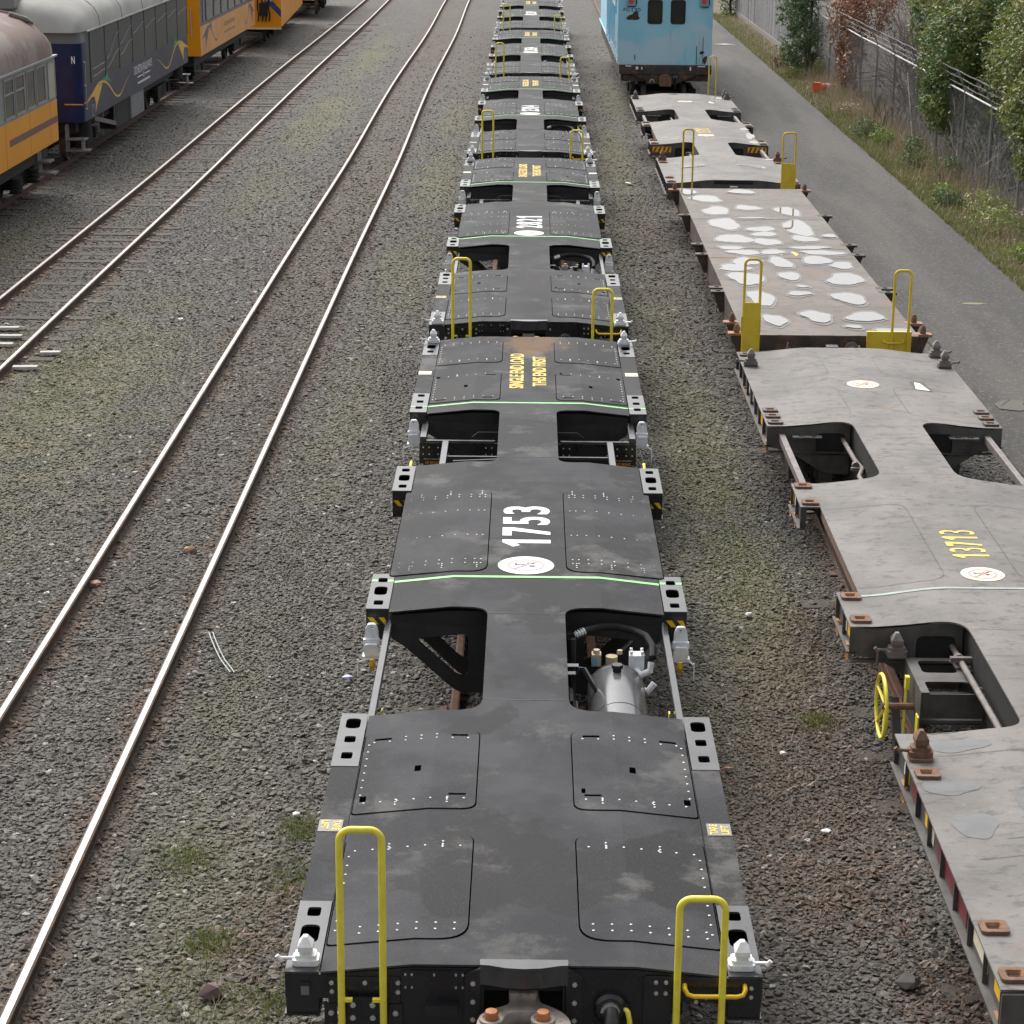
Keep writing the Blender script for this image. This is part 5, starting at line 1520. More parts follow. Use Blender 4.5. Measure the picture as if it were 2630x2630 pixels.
def ballast():
    sm = stone_mat()
    lib = bpy.data.collections.new('stone_shapes')
    R4 = random.Random(77)
    for k in range(9):
        bm = bmesh.new()
        for i in range(15):
            v = Vector((R4.gauss(0, 1), R4.gauss(0, 1), R4.gauss(0, 1))).normalized() * R4.uniform(.8, 1.05)
            bm.verts.new((v.x * R4.uniform(.5, .62), v.y * .46, v.z * .3))
        bmesh.ops.convex_hull(bm, input=bm.verts[:])
        loose = [v for v in bm.verts if not v.link_faces]
        bmesh.ops.delete(bm, geom=loose, context='VERTS')
        me = bpy.data.meshes.new('stone_shape'); bm.to_mesh(me); bm.free(); me.materials.append(sm)
        lib.objects.link(bpy.data.objects.new('stone_shape', me))
    P = []; S = []; Q = []
    y = 10.9
    K = ((10.9, .034, .044, 0), (18, .037, .046, -.02), (26, .046, .05, -.06), (38, .066, .062, -.1), (55, .085, .066, -.14), (92, .12, .075, -.18))
    while y < 92:
            for (ya, *A), (yb, *B) in zip(K, K[1:]):
                if ya <= y <= yb: break
            st, sz, sink = [p + (q - p) * (y - ya) / (yb - ya) for p, q in zip(A, B)]
            xm = .247 * y + .35; x = -xm
            while x < min(xm, 5.6 if y < 60 else 5.2):
                px = x + R4.uniform(-.5, .5) * st; py = y + R4.uniform(-.5, .5) * st
                x += st
                if y > 42 and R4.random() < (y - 42) / 50: continue
                ok = True
                for c, k in ((f1(py), 0), (f2(py), 0), (-10.95, 0), (0, 0), (3.655, 0)):
                    for s in (-1, 1):
                        if abs(px - c - s * .5685) < .052: ok = False
                if not ok: continue
                if px < -11.8: continue
                s = sz * math.exp(R4.gauss(-.05, .3)); s = min(s, sz * 1.9)
                n = mnoise.noise((px * .55, py * .3, 3.0))
                fine = 0
                # finer, trodden gravel in patches between the roads
                if n > .12 and not (-4.6 < px < -2.6): s *= .72; fine = 1
                P.append((px, py, G0 + s * (sink + R4.uniform(-.06, .14)) + (.004 if fine else .0))); S.append(s); Q.append((R4.uniform(-.4, .4), R4.uniform(-.4, .4), R4.uniform(0, 6.28)))
            y += st
    me = bpy.data.meshes.new('ballast'); me.vertices.add(len(P)); me.vertices.foreach_set('co', [c for p in P for c in p])
    a = me.attributes.new('size', 'FLOAT', 'POINT'); a.data.foreach_set('value', S)
    a = me.attributes.new('turn', 'FLOAT_VECTOR', 'POINT'); a.data.foreach_set('vector', [c for p in Q for c in p])
    o = bpy.data.objects.new('ballast', me); col.objects.link(o); o['kind'] = 'stuff'; o['label'] = 'grey crushed stone ballast spread between the tracks'; o['category'] = 'ballast'
    g = bpy.data.node_groups.new('scatter_stones', 'GeometryNodeTree')
    g.interface.new_socket('Geometry', in_out='INPUT', socket_type='NodeSocketGeometry'); g.interface.new_socket('Geometry', in_out='OUTPUT', socket_type='NodeSocketGeometry')
    i = g.nodes.new('NodeGroupInput'); u = g.nodes.new('NodeGroupOutput')
    mp = g.nodes.new('GeometryNodeMeshToPoints'); ci = g.nodes.new('GeometryNodeCollectionInfo'); ip = g.nodes.new('GeometryNodeInstanceOnPoints')
    ci.inputs['Collection'].default_value = lib; ci.inputs['Separate Children'].default_value = True; ci.inputs['Reset Children'].default_value = True
    ip.inputs['Pick Instance'].default_value = True
    n1 = g.nodes.new('GeometryNodeInputNamedAttribute'); n1.data_type = 'FLOAT'; n1.inputs['Name'].default_value = 'size'
    n2 = g.nodes.new('GeometryNodeInputNamedAttribute'); n2.data_type = 'FLOAT_VECTOR'; n2.inputs['Name'].default_value = 'turn'
    L = g.links.new
    L(i.outputs[0], mp.inputs['Mesh']); L(mp.outputs[0], ip.inputs['Points']); L(ci.outputs[0], ip.inputs['Instance'])
    L(n2.outputs['Attribute'], ip.inputs['Rotation']); L(n1.outputs['Attribute'], ip.inputs['Scale']); L(ip.outputs[0], u.inputs[0])
    md = o.modifiers.new('scatter', 'NODES'); md.node_group = g
    print('stones', len(P))


ballast()
# ------------------------------------------------------------------ plants
def leafmat(name, c1, c2, c3, tr=.35):
    m, nt, b = newmat(name); p = pos(nt)
    c = mix(nt, ramp(nt, noise(nt, p, 1.5, 3), .35, .65), c1, c2)
    c = mix(nt, ramp(nt, noise(nt, p, 14, 3, .7), .5, .75), c, c3)
    setc(nt, b, c); b.inputs['Roughness'].default_value = .5; b.inputs['Specular IOR Level'].default_value = .35
    t = N(nt, 'ShaderNodeBsdfTranslucent'); nt.links.new(c, t.inputs[0])
    mx = N(nt, 'ShaderNodeMixShader'); mx.inputs[0].default_value = tr
    nt.links.new(b.outputs[0], mx.inputs[1]); nt.links.new(t.outputs[0], mx.inputs[2])
    nt.links.new(mx.outputs[0], nt.nodes['Material Output'].inputs[0])
    return m


LEAF = {
    'green': leafmat('green_leaves', (.065, .112, .03), (.105, .16, .045), (.15, .2, .07)),
    'olive': leafmat('yellow_green_leaves', (.12, .145, .033), (.19, .195, .048), (.26, .25, .075)),
    'pale': leafmat('grey_green_leaves', (.058, .1, .038), (.1, .145, .062), (.165, .21, .105)),
    'rusty': leafmat('rusty_dead_leaves', (.2, .085, .04), (.27, .13, .06), (.15, .07, .04), .2),
    'weed': leafmat('bright_weed_leaves', (.12, .2, .03), (.17, .25, .04), (.26, .29, .1)),
    'flower': leafmat('pale_flower_heads', (.45, .42, .25), (.5, .46, .3), (.4, .4, .2), .2),
    'straw': leafmat('straw_stems', (.3, .24, .15), (.36, .3, .2), (.22, .17, .1), .2),
    'grass': leafmat('grass_blades', (.13, .17, .04), (.18, .19, .06), (.22, .2, .09), .3),
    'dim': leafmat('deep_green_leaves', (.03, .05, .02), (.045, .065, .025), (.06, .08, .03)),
    'brown': leafmat('brown_litter', (.15, .09, .055), (.2, .12, .075), (.1, .06, .04), .1),
}
TW = {'bark': pm('bark', (.05, .04, .032), (.08, .065, .05), 8, .9), 'purple': pm('purple_brown_twigs', (.105, .075, .07), (.15, .115, .105), 4, .85), 'grey': pm('grey_dead_stems', (.24, .22, .2), (.32, .3, .27), 4, .85)}
RV = random.Random(99)


def leaf(vs, fs, p, s, nrm):
    u = nrm.orthogonal().normalized(); a = RV.uniform(0, 6.28)
    w = nrm.cross(u); d = u * math.cos(a) + w * math.sin(a); e = nrm.cross(d)
    n = len(vs)
    vs.extend([p - d * s, p + e * s * .5, p + d * s, p - e * s * .5]); fs.append((n, n + 1, n + 2, n + 3))


def crown(blobs, leaf_s, per, cl, gap=.25):
    """leaf clumps spread over the shells of several overlapping ellipsoids"""
    vs = []; fs = []
    for (c, r, k) in blobs:
        c = Vector(c)
        for _ in range(int(cl * k)):
            d = Vector((RV.gauss(0, 1), RV.gauss(0, 1), RV.gauss(0, 1))).normalized()
            rr = 1 - abs(RV.gauss(0, .18)) if RV.random() < .8 else RV.uniform(.2, .9)
            q = c + Vector((d.x * r[0], d.y * r[1], d.z * r[2])) * rr
            if mnoise.noise(q * .9) < -gap: continue
            cr = leaf_s * RV.uniform(2.2, 4.5)
            for _ in range(per):
                o = Vector((RV.gauss(0, 1), RV.gauss(0, 1), RV.gauss(0, .8))) * cr * .5
                nn = (d * .7 + Vector((RV.gauss(0, .7), RV.gauss(0, .7), RV.gauss(0, .7) + .5))).normalized()
                leaf(vs, fs, q + o, leaf_s * RV.uniform(.6, 1.25), nn)
    return vs, fs


def branches(mb, p, d, L, r, depth, spread=.6, n=3, mi=0, droop=0):
    k = 4; pts = [p]; q = Vector(p); dd = Vector(d).normalized()
    for i in range(k):
        dd = (dd + Vector((RV.gauss(0, .13), RV.gauss(0, .13), RV.gauss(0, .1) - droop))).normalized(); q = q + dd * (L / k); pts.append(q.copy())
    mb.tube(pts, [r * (1 - .55 * i / k) for i in range(k + 1)], 3 if r < .02 else 6, mi)
    if depth <= 0: return
    for i in range(n):
        t = RV.randint(1, k); s = Vector((RV.gauss(0, 1), RV.gauss(0, 1), RV.gauss(0, .7))).normalized()
        branches(mb, pts[t], (dd + s * spread), L * RV.uniform(.5, .8), r * .55, depth - 1, spread, n, mi, droop)


def bush(name, label, cat, blobs, leaves, leaf_s, per, cl, base, group=None, gap=.25, trunk=True, tr=.06):
    t = thing(name, label, cat, base, group=group)
    B = Vector(base)
    for mk, frac in leaves:
        vs, fs = crown([(Vector(c) - B, r, k * frac) for c, r, k in blobs], leaf_s, per, cl, gap)
        q = MB(); q.v = [tuple(v) for v in vs]; q.f = fs; q.m = [0] * len(fs)
        q.build('crown', LEAF[mk], t, normals=False)
    if trunk:
        q = MB()
        for c, r, k in blobs:
            e = Vector(c) - B; q.tube([(0, 0, -.1), (e.x * .25, e.y * .25, e.z * .5), (e.x * .8, e.y * .8, e.z), (e.x, e.y, e.z + r[2] * .6)], [tr, tr * .8, tr * .5, tr * .2], 7)
            for _ in range(4): branches(q, (e.x * .8, e.y * .8, e.z), (RV.gauss(0, 1), RV.gauss(0, 1), .5), r[0] * .9, tr * .3, 1)
        q.build('trunk', TW['bark'], t, smooth=True)
    return t


bush('broadleaf_bush', 'dense green bush with pale leaf tips hiding the end of the board fence', 'bush',
     [((8.85, 71.4, .9), (.72, 1.2, 1.1), 1.0), ((8.75, 72.2, 2.1), (.7, 1.3, 1.0), .9), ((9.0, 70.9, .35), (.5, .8, .6), .5), ((9.2, 72, 3.0), (.8, 1.5, .9), .8)], [('pale', .65), ('green', .4)], .055, 16, 260, (9.1, 71.6, G0))
bush('broadleaf_bush', 'small dark green bush at the far end of the board fence', 'bush', [((8.95, 99.5, .6), (.45, 1.2, 1.0), 1), ((9.1, 101, 1.4), (.6, 1.5, 1.1), 1)], [('green', 1)], .07, 10, 130, (9.05, 100, G0))
bush('spreading_tree', 'big green tree crown leaning over the middle of the wire fence', 'tree',
     [((9.75, 49.6, 2.5), (.85, 1.4, 1.0), 1.2), ((9.4, 49.2, 1.45), (.5, 1.0, .75), .9), ((10.5, 51.5, 3.2), (1.2, 1.9, 1.3), 1.1), ((11.6, 54.0, 3.9), (1.6, 2.4, 1.6), 1.1), ((10.9, 48.6, 2.6), (1.0, 1.4, 1.4), .9), ((10.0, 52.6, 1.9), (.7, 1.4, 1.2), .8), ((12.9, 52, 3.0), (1.5, 2.4, 2.0), .9), ((12.2, 57.5, 4.0), (1.5, 2, 1.4), .8), ((10.2, 54.6, 2.9), (.8, 1.5, 1.0), .9), ((10.6, 49.2, 3.4), (1.0, 1.5, .9), .9), ((10.7, 47.6, 1.5), (.8, 1.2, 1.2), .6)],
     [('green', .62), ('olive', .4)], .055, 17, 400, (11.2, 51.6, G0), tr=.12)
bush('spreading_tree', 'yellow-green tree crown at the right edge hanging over the fence top', 'tree',
     [((9.5, 41.2, 1.95), (.55, .9, .65), 1.0), ((9.9, 42.6, 2.7), (.8, 1.3, .8), 1.0), ((10.3, 45.2, 3.0), (.85, 1.6, 1.0), 1.0), ((10.9, 43.4, 2.9), (1.0, 1.5, 1.1), 1.0), ((10.9, 46.6, 3.1), (.9, 1.2, 1.0), .8), ((12.0, 46.5, 3.2), (1.4, 2.0, 1.6), .9), ((10.5, 40.2, 2.4), (.9, 1.3, 1.1), .8), ((11.9, 48.2, 2.2), (1.2, 1.4, 1.6), .8), ((9.75, 44.3, 2.55), (.45, 1.0, .6), .7), ((9.4, 40.0, 1.5), (.4, .7, .6), .7)],
     [('olive', .8), ('green', .28)], .05, 17, 360, (11.0, 44.0, G0), tr=.11)
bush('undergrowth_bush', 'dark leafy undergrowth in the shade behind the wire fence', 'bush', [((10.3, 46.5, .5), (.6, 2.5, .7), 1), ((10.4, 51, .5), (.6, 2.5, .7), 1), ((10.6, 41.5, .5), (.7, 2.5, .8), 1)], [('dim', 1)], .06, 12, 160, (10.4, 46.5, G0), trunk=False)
t = bush('dead_leaf_shrub', 'rust-brown leafed shrub standing through the wire fence', 'shrub', [((9.5, 66.0, 1.9), (.55, 1.6, .9), 1.1), ((10.2, 66.4, 2.5), (.85, 2.0, 1.0), 1.2), ((9.5, 64.9, .9), (.35, 1.1, .9), .8)], [('rusty', 1)], .045, 13, 430, (9.8, 66.2, G0), gap=.1, tr=.04)
for k, (x, y, h, lab) in enumerate(((10.3, 56.4, 2.3, 'bare twiggy shrub close to the wire beside the big green tree'), (11.3, 62.5, 2.7, 'bare purple-brown shrub behind the fence, beside the rust-brown shrub'), (12.3, 60.2, 3.0, 'tall bare shrub of purple-brown twigs behind the middle of the fence'), (10.9, 58.9, 2.0, 'low tangle of bare twigs just left of the big green tree'), (12.8, 66.5, 3.2, 'bare shrub at the top edge behind the rust-brown leaves'), (13.9, 63, 3.4, 'farthest bare shrub right of the rust-brown shrub'))):
    t = thing('bare_shrub', lab, 'shrub', (x, y, G0), group='bare shrubs behind the fence'); q = MB()
    for _ in range(20):
        a = RV.uniform(0, 6.28); branches(q, (RV.gauss(0, .35), RV.gauss(0, .6), 0), (math.cos(a) * .6, math.sin(a) * .6, 1.0), h * RV.uniform(.5, .8), .022, 3, .6, 3)
    q.build('twigs', TW['purple'], t, normals=False)


def blades(mb, n, fx, h, w, mi=0, lean=.5):
    for _ in range(n):
        x, y = fx(); hh = h * RV.uniform(.4, 1.2); a = RV.uniform(0, 6.28); l = RV.uniform(.1, lean) * hh
        dx, dy = math.cos(a), math.sin(a); ww = w * RV.uniform(.7, 1.3)
        b = Vector((x, y, 0)); sd = Vector((-dy, dx, 0)) * ww
        m = b + Vector((dx * l * .4, dy * l * .4, hh * .6)); tp = b + Vector((dx * l, dy * l, hh))
        mb.add([b - sd, b + sd, m + sd * .7, tp, m - sd * .7], [(0, 1, 2, 4), (4, 2, 3)], mi)


def stuff(name, label, mb, mats, z=G0):
    o = mb.build(name, mats, normals=False, loc=(0, 0, z)); o['kind'] = 'stuff'; o['label'] = label
    return o


q = MB()
def vg():
    y = RV.uniform(33, 100) if RV.random() < .6 else RV.uniform(33, 60)
    return min(9.6, 8.03 + abs(RV.gauss(0, .7))), y
def vg2():
    y = RV.uniform(34, 75); return 9.2 + RV.gauss(0, .35), y
blades(q, 21000, vg, .13, .007, 0, .8); blades(q, 5000, vg, .16, .006, 1, .8); blades(q, 5500, vg2, .42, .006, 1, .6); blades(q, 3500, vg, .06, .014, 2, 1.2); blades(q, 1200, vg2, .8, .006, 1, .4)
stuff('verge_grass', 'dry and green grass along the foot of the fence', q, [LEAF['grass'], LEAF['straw'], LEAF['brown']], G0)
# clumps of weeds on the verge
for k, (x, y, h, w, kind, lab) in enumerate((
        (8.75, 39.6, .5, .55, 'flower', 'bright weed clump with pale flower heads by the road edge, nearest the right border'), (8.9, 41.6, .55, .5, 'flower', 'taller pale-flowered weed clump near the fence posts at right'),
        (9.15, 38.0, .6, .45, 'pale', 'grey-green shrubby weed at the right picture edge'), (8.6, 36.9, .3, .4, 'weed', 'low bright green weed at the right picture edge beside the road'),
        (8.45, 43.3, .3, .35, 'pale', 'dark low weed left of the pale-flowered weeds'), (9.1, 46.6, .55, .4, 'pale', 'blue-green leafy weed at the foot of a fence post below the tree gap'), (8.75, 48.9, .35, .4, 'green', 'dull green weed between straw stems and the road'),
        (8.6, 52.9, .4, .35, 'weed', 'vivid green weed below dark dead stems'), (8.45, 54.3, .5, .35, 'pale', 'grey-green weed behind the vivid green one'), (8.7, 59.7, .3, .4, 'straw', 'pale straw tuft along the verge past the dead stems'),
        (8.4, 70.0, .35, .4, 'olive', 'yellowish weed tuft under the dense green bush'), (8.45, 73.5, .4, .45, 'brown', 'brown scrubby growth left of the dense green bush'), (9.2, 69.6, .6, .2, 'olive', 'yellow-leaved stem beside the dense green bush'),
        (8.65, 44.8, .22, .3, 'weed', 'small green tuft by the road left of the flower clump'), (9.0, 50.3, .5, .3, 'green', 'upright leafy weed among straw stems'))):
    main = 'weed' if kind == 'flower' else kind
    t = bush('weed_clump', lab, 'weed', [((x, y, G0 + h * .5), (w, w * 1.3, h * .6), 1)], [(main, 1)], .032, 12, 90, (x, y, G0), group='weeds on the verge', trunk=False)
    if kind == 'flower':
        vs, fs = crown([((0, 0, h * .7), (w, w * 1.2, h * .5), 1)], .022, 3, 110, .4); q = MB(); q.v = [tuple(v) for v in vs]; q.f = fs; q.m = [0] * len(fs); q.build('flower_heads', LEAF['flower'], t, normals=False)
for x, y, n, h, mk, lab in ((8.9, 55.6, 5, 1.0, 'bark', 'dark dead stems standing on the verge left of the tree'), (9.0, 50.9, 9, .9, 'grey', 'pale straw-coloured stems leaning at the verge below the tree'), (9.35, 44.6, 22, 1.1, 'grey', 'tangle of grey dead stems against the wire near the right border')):
    t = thing('withered_plant', lab, 'dead plant', (x, y, G0)); q = MB()
    for _ in range(n): branches(q, (RV.gauss(0, .18), RV.gauss(0, .7), 0), (RV.gauss(0, .3), RV.gauss(0, .3), 1), h * RV.uniform(.6, 1.1), .014, 1, .5, 3)
    q.build('stems', TW[mk], t, normals=False)
# creepers on the wire
q = MB()
for _ in range(120):
    y = RV.uniform(40, 69); branches(q, (9.36 + RV.gauss(0, .05), y, RV.uniform(0, .6)), (RV.gauss(0, .08), RV.gauss(0, .6), 1), RV.uniform(.5, 1.3), .007, 1, .7, 3)
stuff('dry_creeper', 'dry creeper stems threaded through the wire fence', q, TW['grey'])
# litter, moss tufts and dry stalks between the wagons
q = MB()
def area(L):
    def f():
        x, y, rx, ry = RV.choice(L); return x + RV.gauss(0, rx), y + RV.gauss(0, ry)
    return f
blades(q, 1500, area([(2.25, 15.2, .3, 1.3), (2.0, 13.3, .35, .6), (2.45, 17.8, .2, .8), (1.85, 14.3, .3, .5), (2.7, 11.7, .2, .4), (-1.6, 12.4, .2, .5), (2.3, 12.7, .3, .4)]), .03, .008, 0, 3.0)
blades(q, 800, area([(-1.7, 12.6, .3, 1.0), (-2.0, 11.7, .3, .5), (-2.2, 13.6, .4, 1.2), (1.9, 14.0, .3, .8), (2.2, 16.5, .3, 1.5)]), .075, .0022, 1, 2.6)
stuff('plant_litter', 'brown leaf litter and straws lying on the ballast', q, [LEAF['brown'], LEAF['straw']], G0 + .03)
q = MB()
mo = [(-2.0, 11.6, .2, .3), (-2.35, 13.5, .12, .15), (-1.55, 13.2, .1, .2), (-1.6, 14.0, .08, .15), (-2.0, 12.3, .1, .1), (-1.5, 11.6, .1, .15), (2.1, 19.3, .2, .8), (2.2, 21.5, .2, .7), (2.0, 24, .25, 1.5), (-6.2, 26.5, .5, 1.5), (-6.9, 23.5, .4, .8), (2.35, 16.1, .08, .1), (-6.3, 29, .4, 1)]
blades(q, 4200, area(mo), .05, .004, 0, .9)
stuff('grass_tufts', 'short green tufts growing through the ballast', q, LEAF['grass'], G0 + .012)

# ------------------------------------------------------------------ fences
FX = 9.33
t = thing('chain_link_fence', 'galvanised chain-link fence with leaning arms and barbed wire along the road', 'fence', (FX, 36, G0)); galv = pm('galvanised_tube', (.2, .205, .205), (.26, .26, .255), 6, .5, metal=.3)
PY = [38.1, 41.1, 43.9, 46.75, 49.8, 52.65, 56.05, 58.95, 61.8, 65.0, 68.35, 71.4, 74.3]
HT = 1.98
for i, y in enumerate(PY):
    q = MB(); b = y - 36; big = i % 2 == 0
    q.cyl((0, b, 0), (0, b, HT), .03 if big else .022, 10); q.cyl((0, b, HT), (-.2, b + 1.0 * .0 + .02, HT + .44), .022, 8)
    q.cyl((0, b, HT - .04), (0, b, HT + .02), .036, 10)
    if i in (5, 9): q.cyl((0, b + .06, .1), (0, b + 1.4, HT - .3), .02, 8)
    q.build('fence_post', galv, t, smooth=True)
q = MB(); q.tube([(0, y - 36, HT - .03 + .01 * math.sin(y)) for y in PY], .021, 8); q.build('top_rail', pm('white_top_tube', (.5, .5, .48), (.4, .4, .39), 5, .5), t, smooth=True)
for k in range(3):
    f = .25 + .37 * k
    q = MB(); q.tube([(-.2 * f, y - 36, HT + .44 * f + .01 * math.sin(y * 3)) for y in [38 + .35 * i for i in range(104)]], .004, 3)
    for i in range(104 * 2): yy = 2 + .175 * i; q.beam((-.2 * f - .02, yy, HT + .44 * f - .015), (-.2 * f + .02, yy + .01, HT + .44 * f + .015), .004, .004)
    q.build('barbed_wire', galv, t)
q = MB(); st = .1; y0, y1 = 2.0, 38.3; n = int((y1 - y0 + HT) / st)
w = .0019
for s in (1, -1):
    for i in range(n):
        a = y0 - HT + i * st if s > 0 else y0 + i * st
        # wire from (a, 0) to (a + s*HT, HT), clipped to the fence
        z0, z1 = 0.04, HT - .03
        ya, yb = a, a + s * (z1 - z0)
        lo, hi = min(ya, yb), max(ya, yb)
        if lo < y0 or hi > y1:
            if hi < y0 or lo > y1: continue
            def clip(yv): return min(max(yv, y0), y1)
            na, nb = clip(ya), clip(yb); z0, z1 = z0 + abs(na - ya), z1 - abs(nb - yb); ya, yb = na, nb
            if z1 - z0 < .05: continue
        q.add([(.03 + s * .004, ya - w, z0), (.03 + s * .004 + w, ya + w, z0), (.03 + s * .004 - w, ya + w, z0), (.03 + s * .004, yb - w, z1), (.03 + s * .004 + w, yb + w, z1), (.03 + s * .004 - w, yb + w, z1)], [(0, 1, 4, 3), (1, 2, 5, 4), (2, 0, 3, 5)])
q.build('wire_mesh', pm('dull_galvanised_wire', (.13, .13, .13), (.17, .17, .165), 6, .6), t, normals=False)

t = thing('board_fence', 'tall weathered grey board fence with a concrete kick board, beyond the bushes', 'fence', (9.3, 74.6, G0))
wood = pm('weathered_board', (.15, .15, .155), (.25, .25, .255), 5, .85, stretch=(1, 14, .5), rust=(.08, .08, .085), rscale=6, rlo=.54, rhi=.7)
q = MB(); y = 0
while y < 25.5:
    w = RV.uniform(.14, .17); q.box(-.012 + RV.uniform(-.008, .008), .012, y, y + w - .012, .18, 2.5 + RV.uniform(-.03, .03)); y += w
q.build('boards', wood, t)
q = MB(); q.box(-.05, -.015, 0, 25.5, .0, .2); q.build('kick_board', pm('pale_concrete_board', (.22, .2, .18), (.18, .165, .145), 4, .85), t)
q = MB()
for z in (.5, 1.4, 2.2): q.box(.013, .06, 0, 25.5, z, z + .07)
q.build('fence_rail', wood, t)

# ------------------------------------------------------------------ small things lying about
t = thing('traffic_cone', 'orange traffic cone with a white band tipped over on the verge', 'traffic cone', (8.62, 65.5, G0 + .16)); d = Vector((.62, .5, .05)).normalized()
q = MB(); q.prism(rrect(-.17, .17, -.17, .17, .05), 'z', -.03, .02); b = q.build('base', pm('cone_orange', (.9, .11, .03), (.8, .09, .025), 5, .5), t, bevel=.005); b.rotation_euler = d.to_track_quat('Z', 'Y').to_euler()
q = MB(); q.lathe([(.125, .021), (.095, .32), (.097, .33), (.066, .54), (.064, .55), (.035, .75), (.03, .755)], (0, 0, 0), 'z', 20); c = q.build('cone_body', bpy.data.materials['cone_orange'], t, smooth=True); c.rotation_euler = b.rotation_euler
q = MB(); q.lathe([(.101, .34), (.07, .53)], (0, 0, 0), 'z', 20); w = q.build('white_band', M['white'], c, smooth=True)
q = MB(); q.lathe([(.0355, .75), (.03, .8), (.012, .81)], (0, 0, 0), 'z', 12); q.build('white_tip', M['white'], c, smooth=True)

for i, (x0, x1, y, lab) in enumerate(((-8.15, -7.44, 30.7, 'pale plank lying between rails at the left edge, farthest of three'), (-8.1, -7.27, 30.14, 'pale plank lying between rails at the left edge, middle and longest of three'), (-7.9, -7.27, 29.6, 'pale plank lying between rails at the left edge, nearest of three'), (-6.78, -6.5, 29.1, 'short pale board end just outside the rail at the left edge, farther piece'), (-6.95, -6.62, 28.2, 'short pale board end just outside the rail at the left edge, nearer piece'))):
    q = MB(); q.box((x0 - x1) / 2, (x1 - x0) / 2, -.055, .055, -.02, .02); o = q.build('pale_plank', pm('bleached_plank', (.5, .49, .47), (.38, .36, .33), 5, .8, stretch=(1, 8, 1)) if i == 0 else bpy.data.materials['bleached_plank'], bevel=.004); o.location = ((x0 + x1) / 2, y, -.075); o.rotation_euler = (0, 0, (.0, .01, -.01, .1, .06)[i]); tag(o, lab, 'plank', 'pale planks by the left edge')
wire = pm('dull_wire', (.3, .33, .32), None, rough=.5)
for pts, r, lab in (([(-4.9, 17.66), (-4.6, 17.68), (-4.33, 17.66)], .006, 'thin wire lying outside the left rail of the near empty track'), ([(-3.99, 17.7), (-3.6, 17.74), (-3.26, 17.84)], .006, 'long thin wire lying between the rails of the near empty track')):
    q = MB(); q.tube([(x, y, -.07) for x, y in pts], r, 5); tag(q.build('wire_offcut', wire, smooth=True), lab, 'wire')
q = MB()
for o in (0, .035): q.tube([(-2.9 + o, 17.9, -.075), (-2.82 + o, 17.93, -.07), (-2.76 + o, 17.7, -.065), (-2.7 + o, 17.5, -.07), (-2.62 + o, 17.25, -.07), (-2.5 + o, 16.97, -.075)], .006, 5)
tag(q.build('doubled_wire', wire, smooth=True), 'bent double strand of grey wire lying beside the right rail of the near empty track', 'wire')
q = MB(); q.tube([(-1.1, 13.9, -.06), (-.95, 13.3, -.04), (-.75, 13.15, .0), (-.45, 13.12, .1), (-.28, 13.3, .3)], .005, 5); tag(q.build('loose_wire', M['chrome'], smooth=True), 'thin pale wire drooping into the nearest left opening of wagon 1753', 'wire')


def pebble(name, x, y, s, mat, lab, cat, z=-.09, fl=.6, grp=None, seed=1):
    R5 = random.Random(seed); bm = bmesh.new()
    for i in range(14):
        v = Vector((R5.gauss(0, 1), R5.gauss(0, 1), R5.gauss(0, 1))).normalized(); bm.verts.new((v.x * s, v.y * s * .8, v.z * s * fl))
    bmesh.ops.convex_hull(bm, input=bm.verts[:]); bmesh.ops.delete(bm, geom=[v for v in bm.verts if not v.link_faces], context='VERTS')
    me = bpy.data.meshes.new(name); bm.to_mesh(me); bm.free(); me.materials.append(mat); o = bpy.data.objects.new(name, me); col.objects.link(o); o.location = (x, y, z); tag(o, lab, cat, grp)


grock = pm('grey_rock', (.14, .135, .125), (.19, .18, .17), 12, .8); paper = pm('white_scrap', (.7, .7, .68), None, rough=.7); tanr = pm('tan_scrap', (.45, .25, .16), (.35, .2, .13), 20, .8)
pebble('rock', 2.37, 11.85, .085, grock, 'rounded grey rock on the ballast beside the nearest grey wagon', 'rock', -.07, .7, seed=3)
pebble('rock', -1.9, 11.62, .09, pm('red_brown_rock', (.12, .08, .07), (.16, .11, .095), 12, .8), 'reddish rock on the ballast left of the nearest black wagon', 'rock', -.07, .6, seed=4)
pebble('rock', -3.55, 12.95, .08, pm('black_rock', (.02, .02, .021), None, rough=.6), 'black lump between the rails near the lower left corner', 'rock', -.07, .5, seed=5)
for i, (x, y, s, m, lab) in enumerate(((-3.36, 20.36, .07, tanr, 'tan crumpled scrap between the rails of the near empty track'), (-4.1, 19.3, .06, tanr, 'tan chip beside the inner face of the left rail of the near empty track'), (-4.5, 19.0, .03, paper, 'small white chip outside the left rail of the near empty track'), (-1.65, 14.2, .03, paper, 'white stone left of wagon 1753, near its tare plates'),
                                       (-5.2, 31.5, .05, paper, 'white scrap between the two empty tracks'), (2.05, 18.6, .045, paper, 'white stone on the moss beside the hooks of the grey wagon'), (2.0, 15.4, .035, paper, 'white paper chip right of wagon 1753'), (2.15, 14.0, .045, paper, 'white torn scrap left of the yellow hand-brake wheel'), (2.0, 13.85, .03, paper, 'smaller torn scrap left of the yellow hand-brake wheel'),
                                       (1.55, 15.1, .04, tanr, 'tan stone beside the folded lock on the right of wagon 1753'), (2.1, 46, .08, paper, 'white scrap on the ground left of the farthest grey wagon'), (-1.5, 16.9, .05, pm('blue_white_scrap', (.5, .5, .68), None), 'bluish scrap left of the nearest opening of wagon 1753'), (-4.05, 26.3, .03, pm('blue_scrap', (.15, .2, .7), None), 'tiny blue scrap beside the left rail of the near empty track'))):
    pebble('litter', x, y, s, m, lab, 'litter', -.085, .45, 'scraps on the ballast', seed=10 + i)
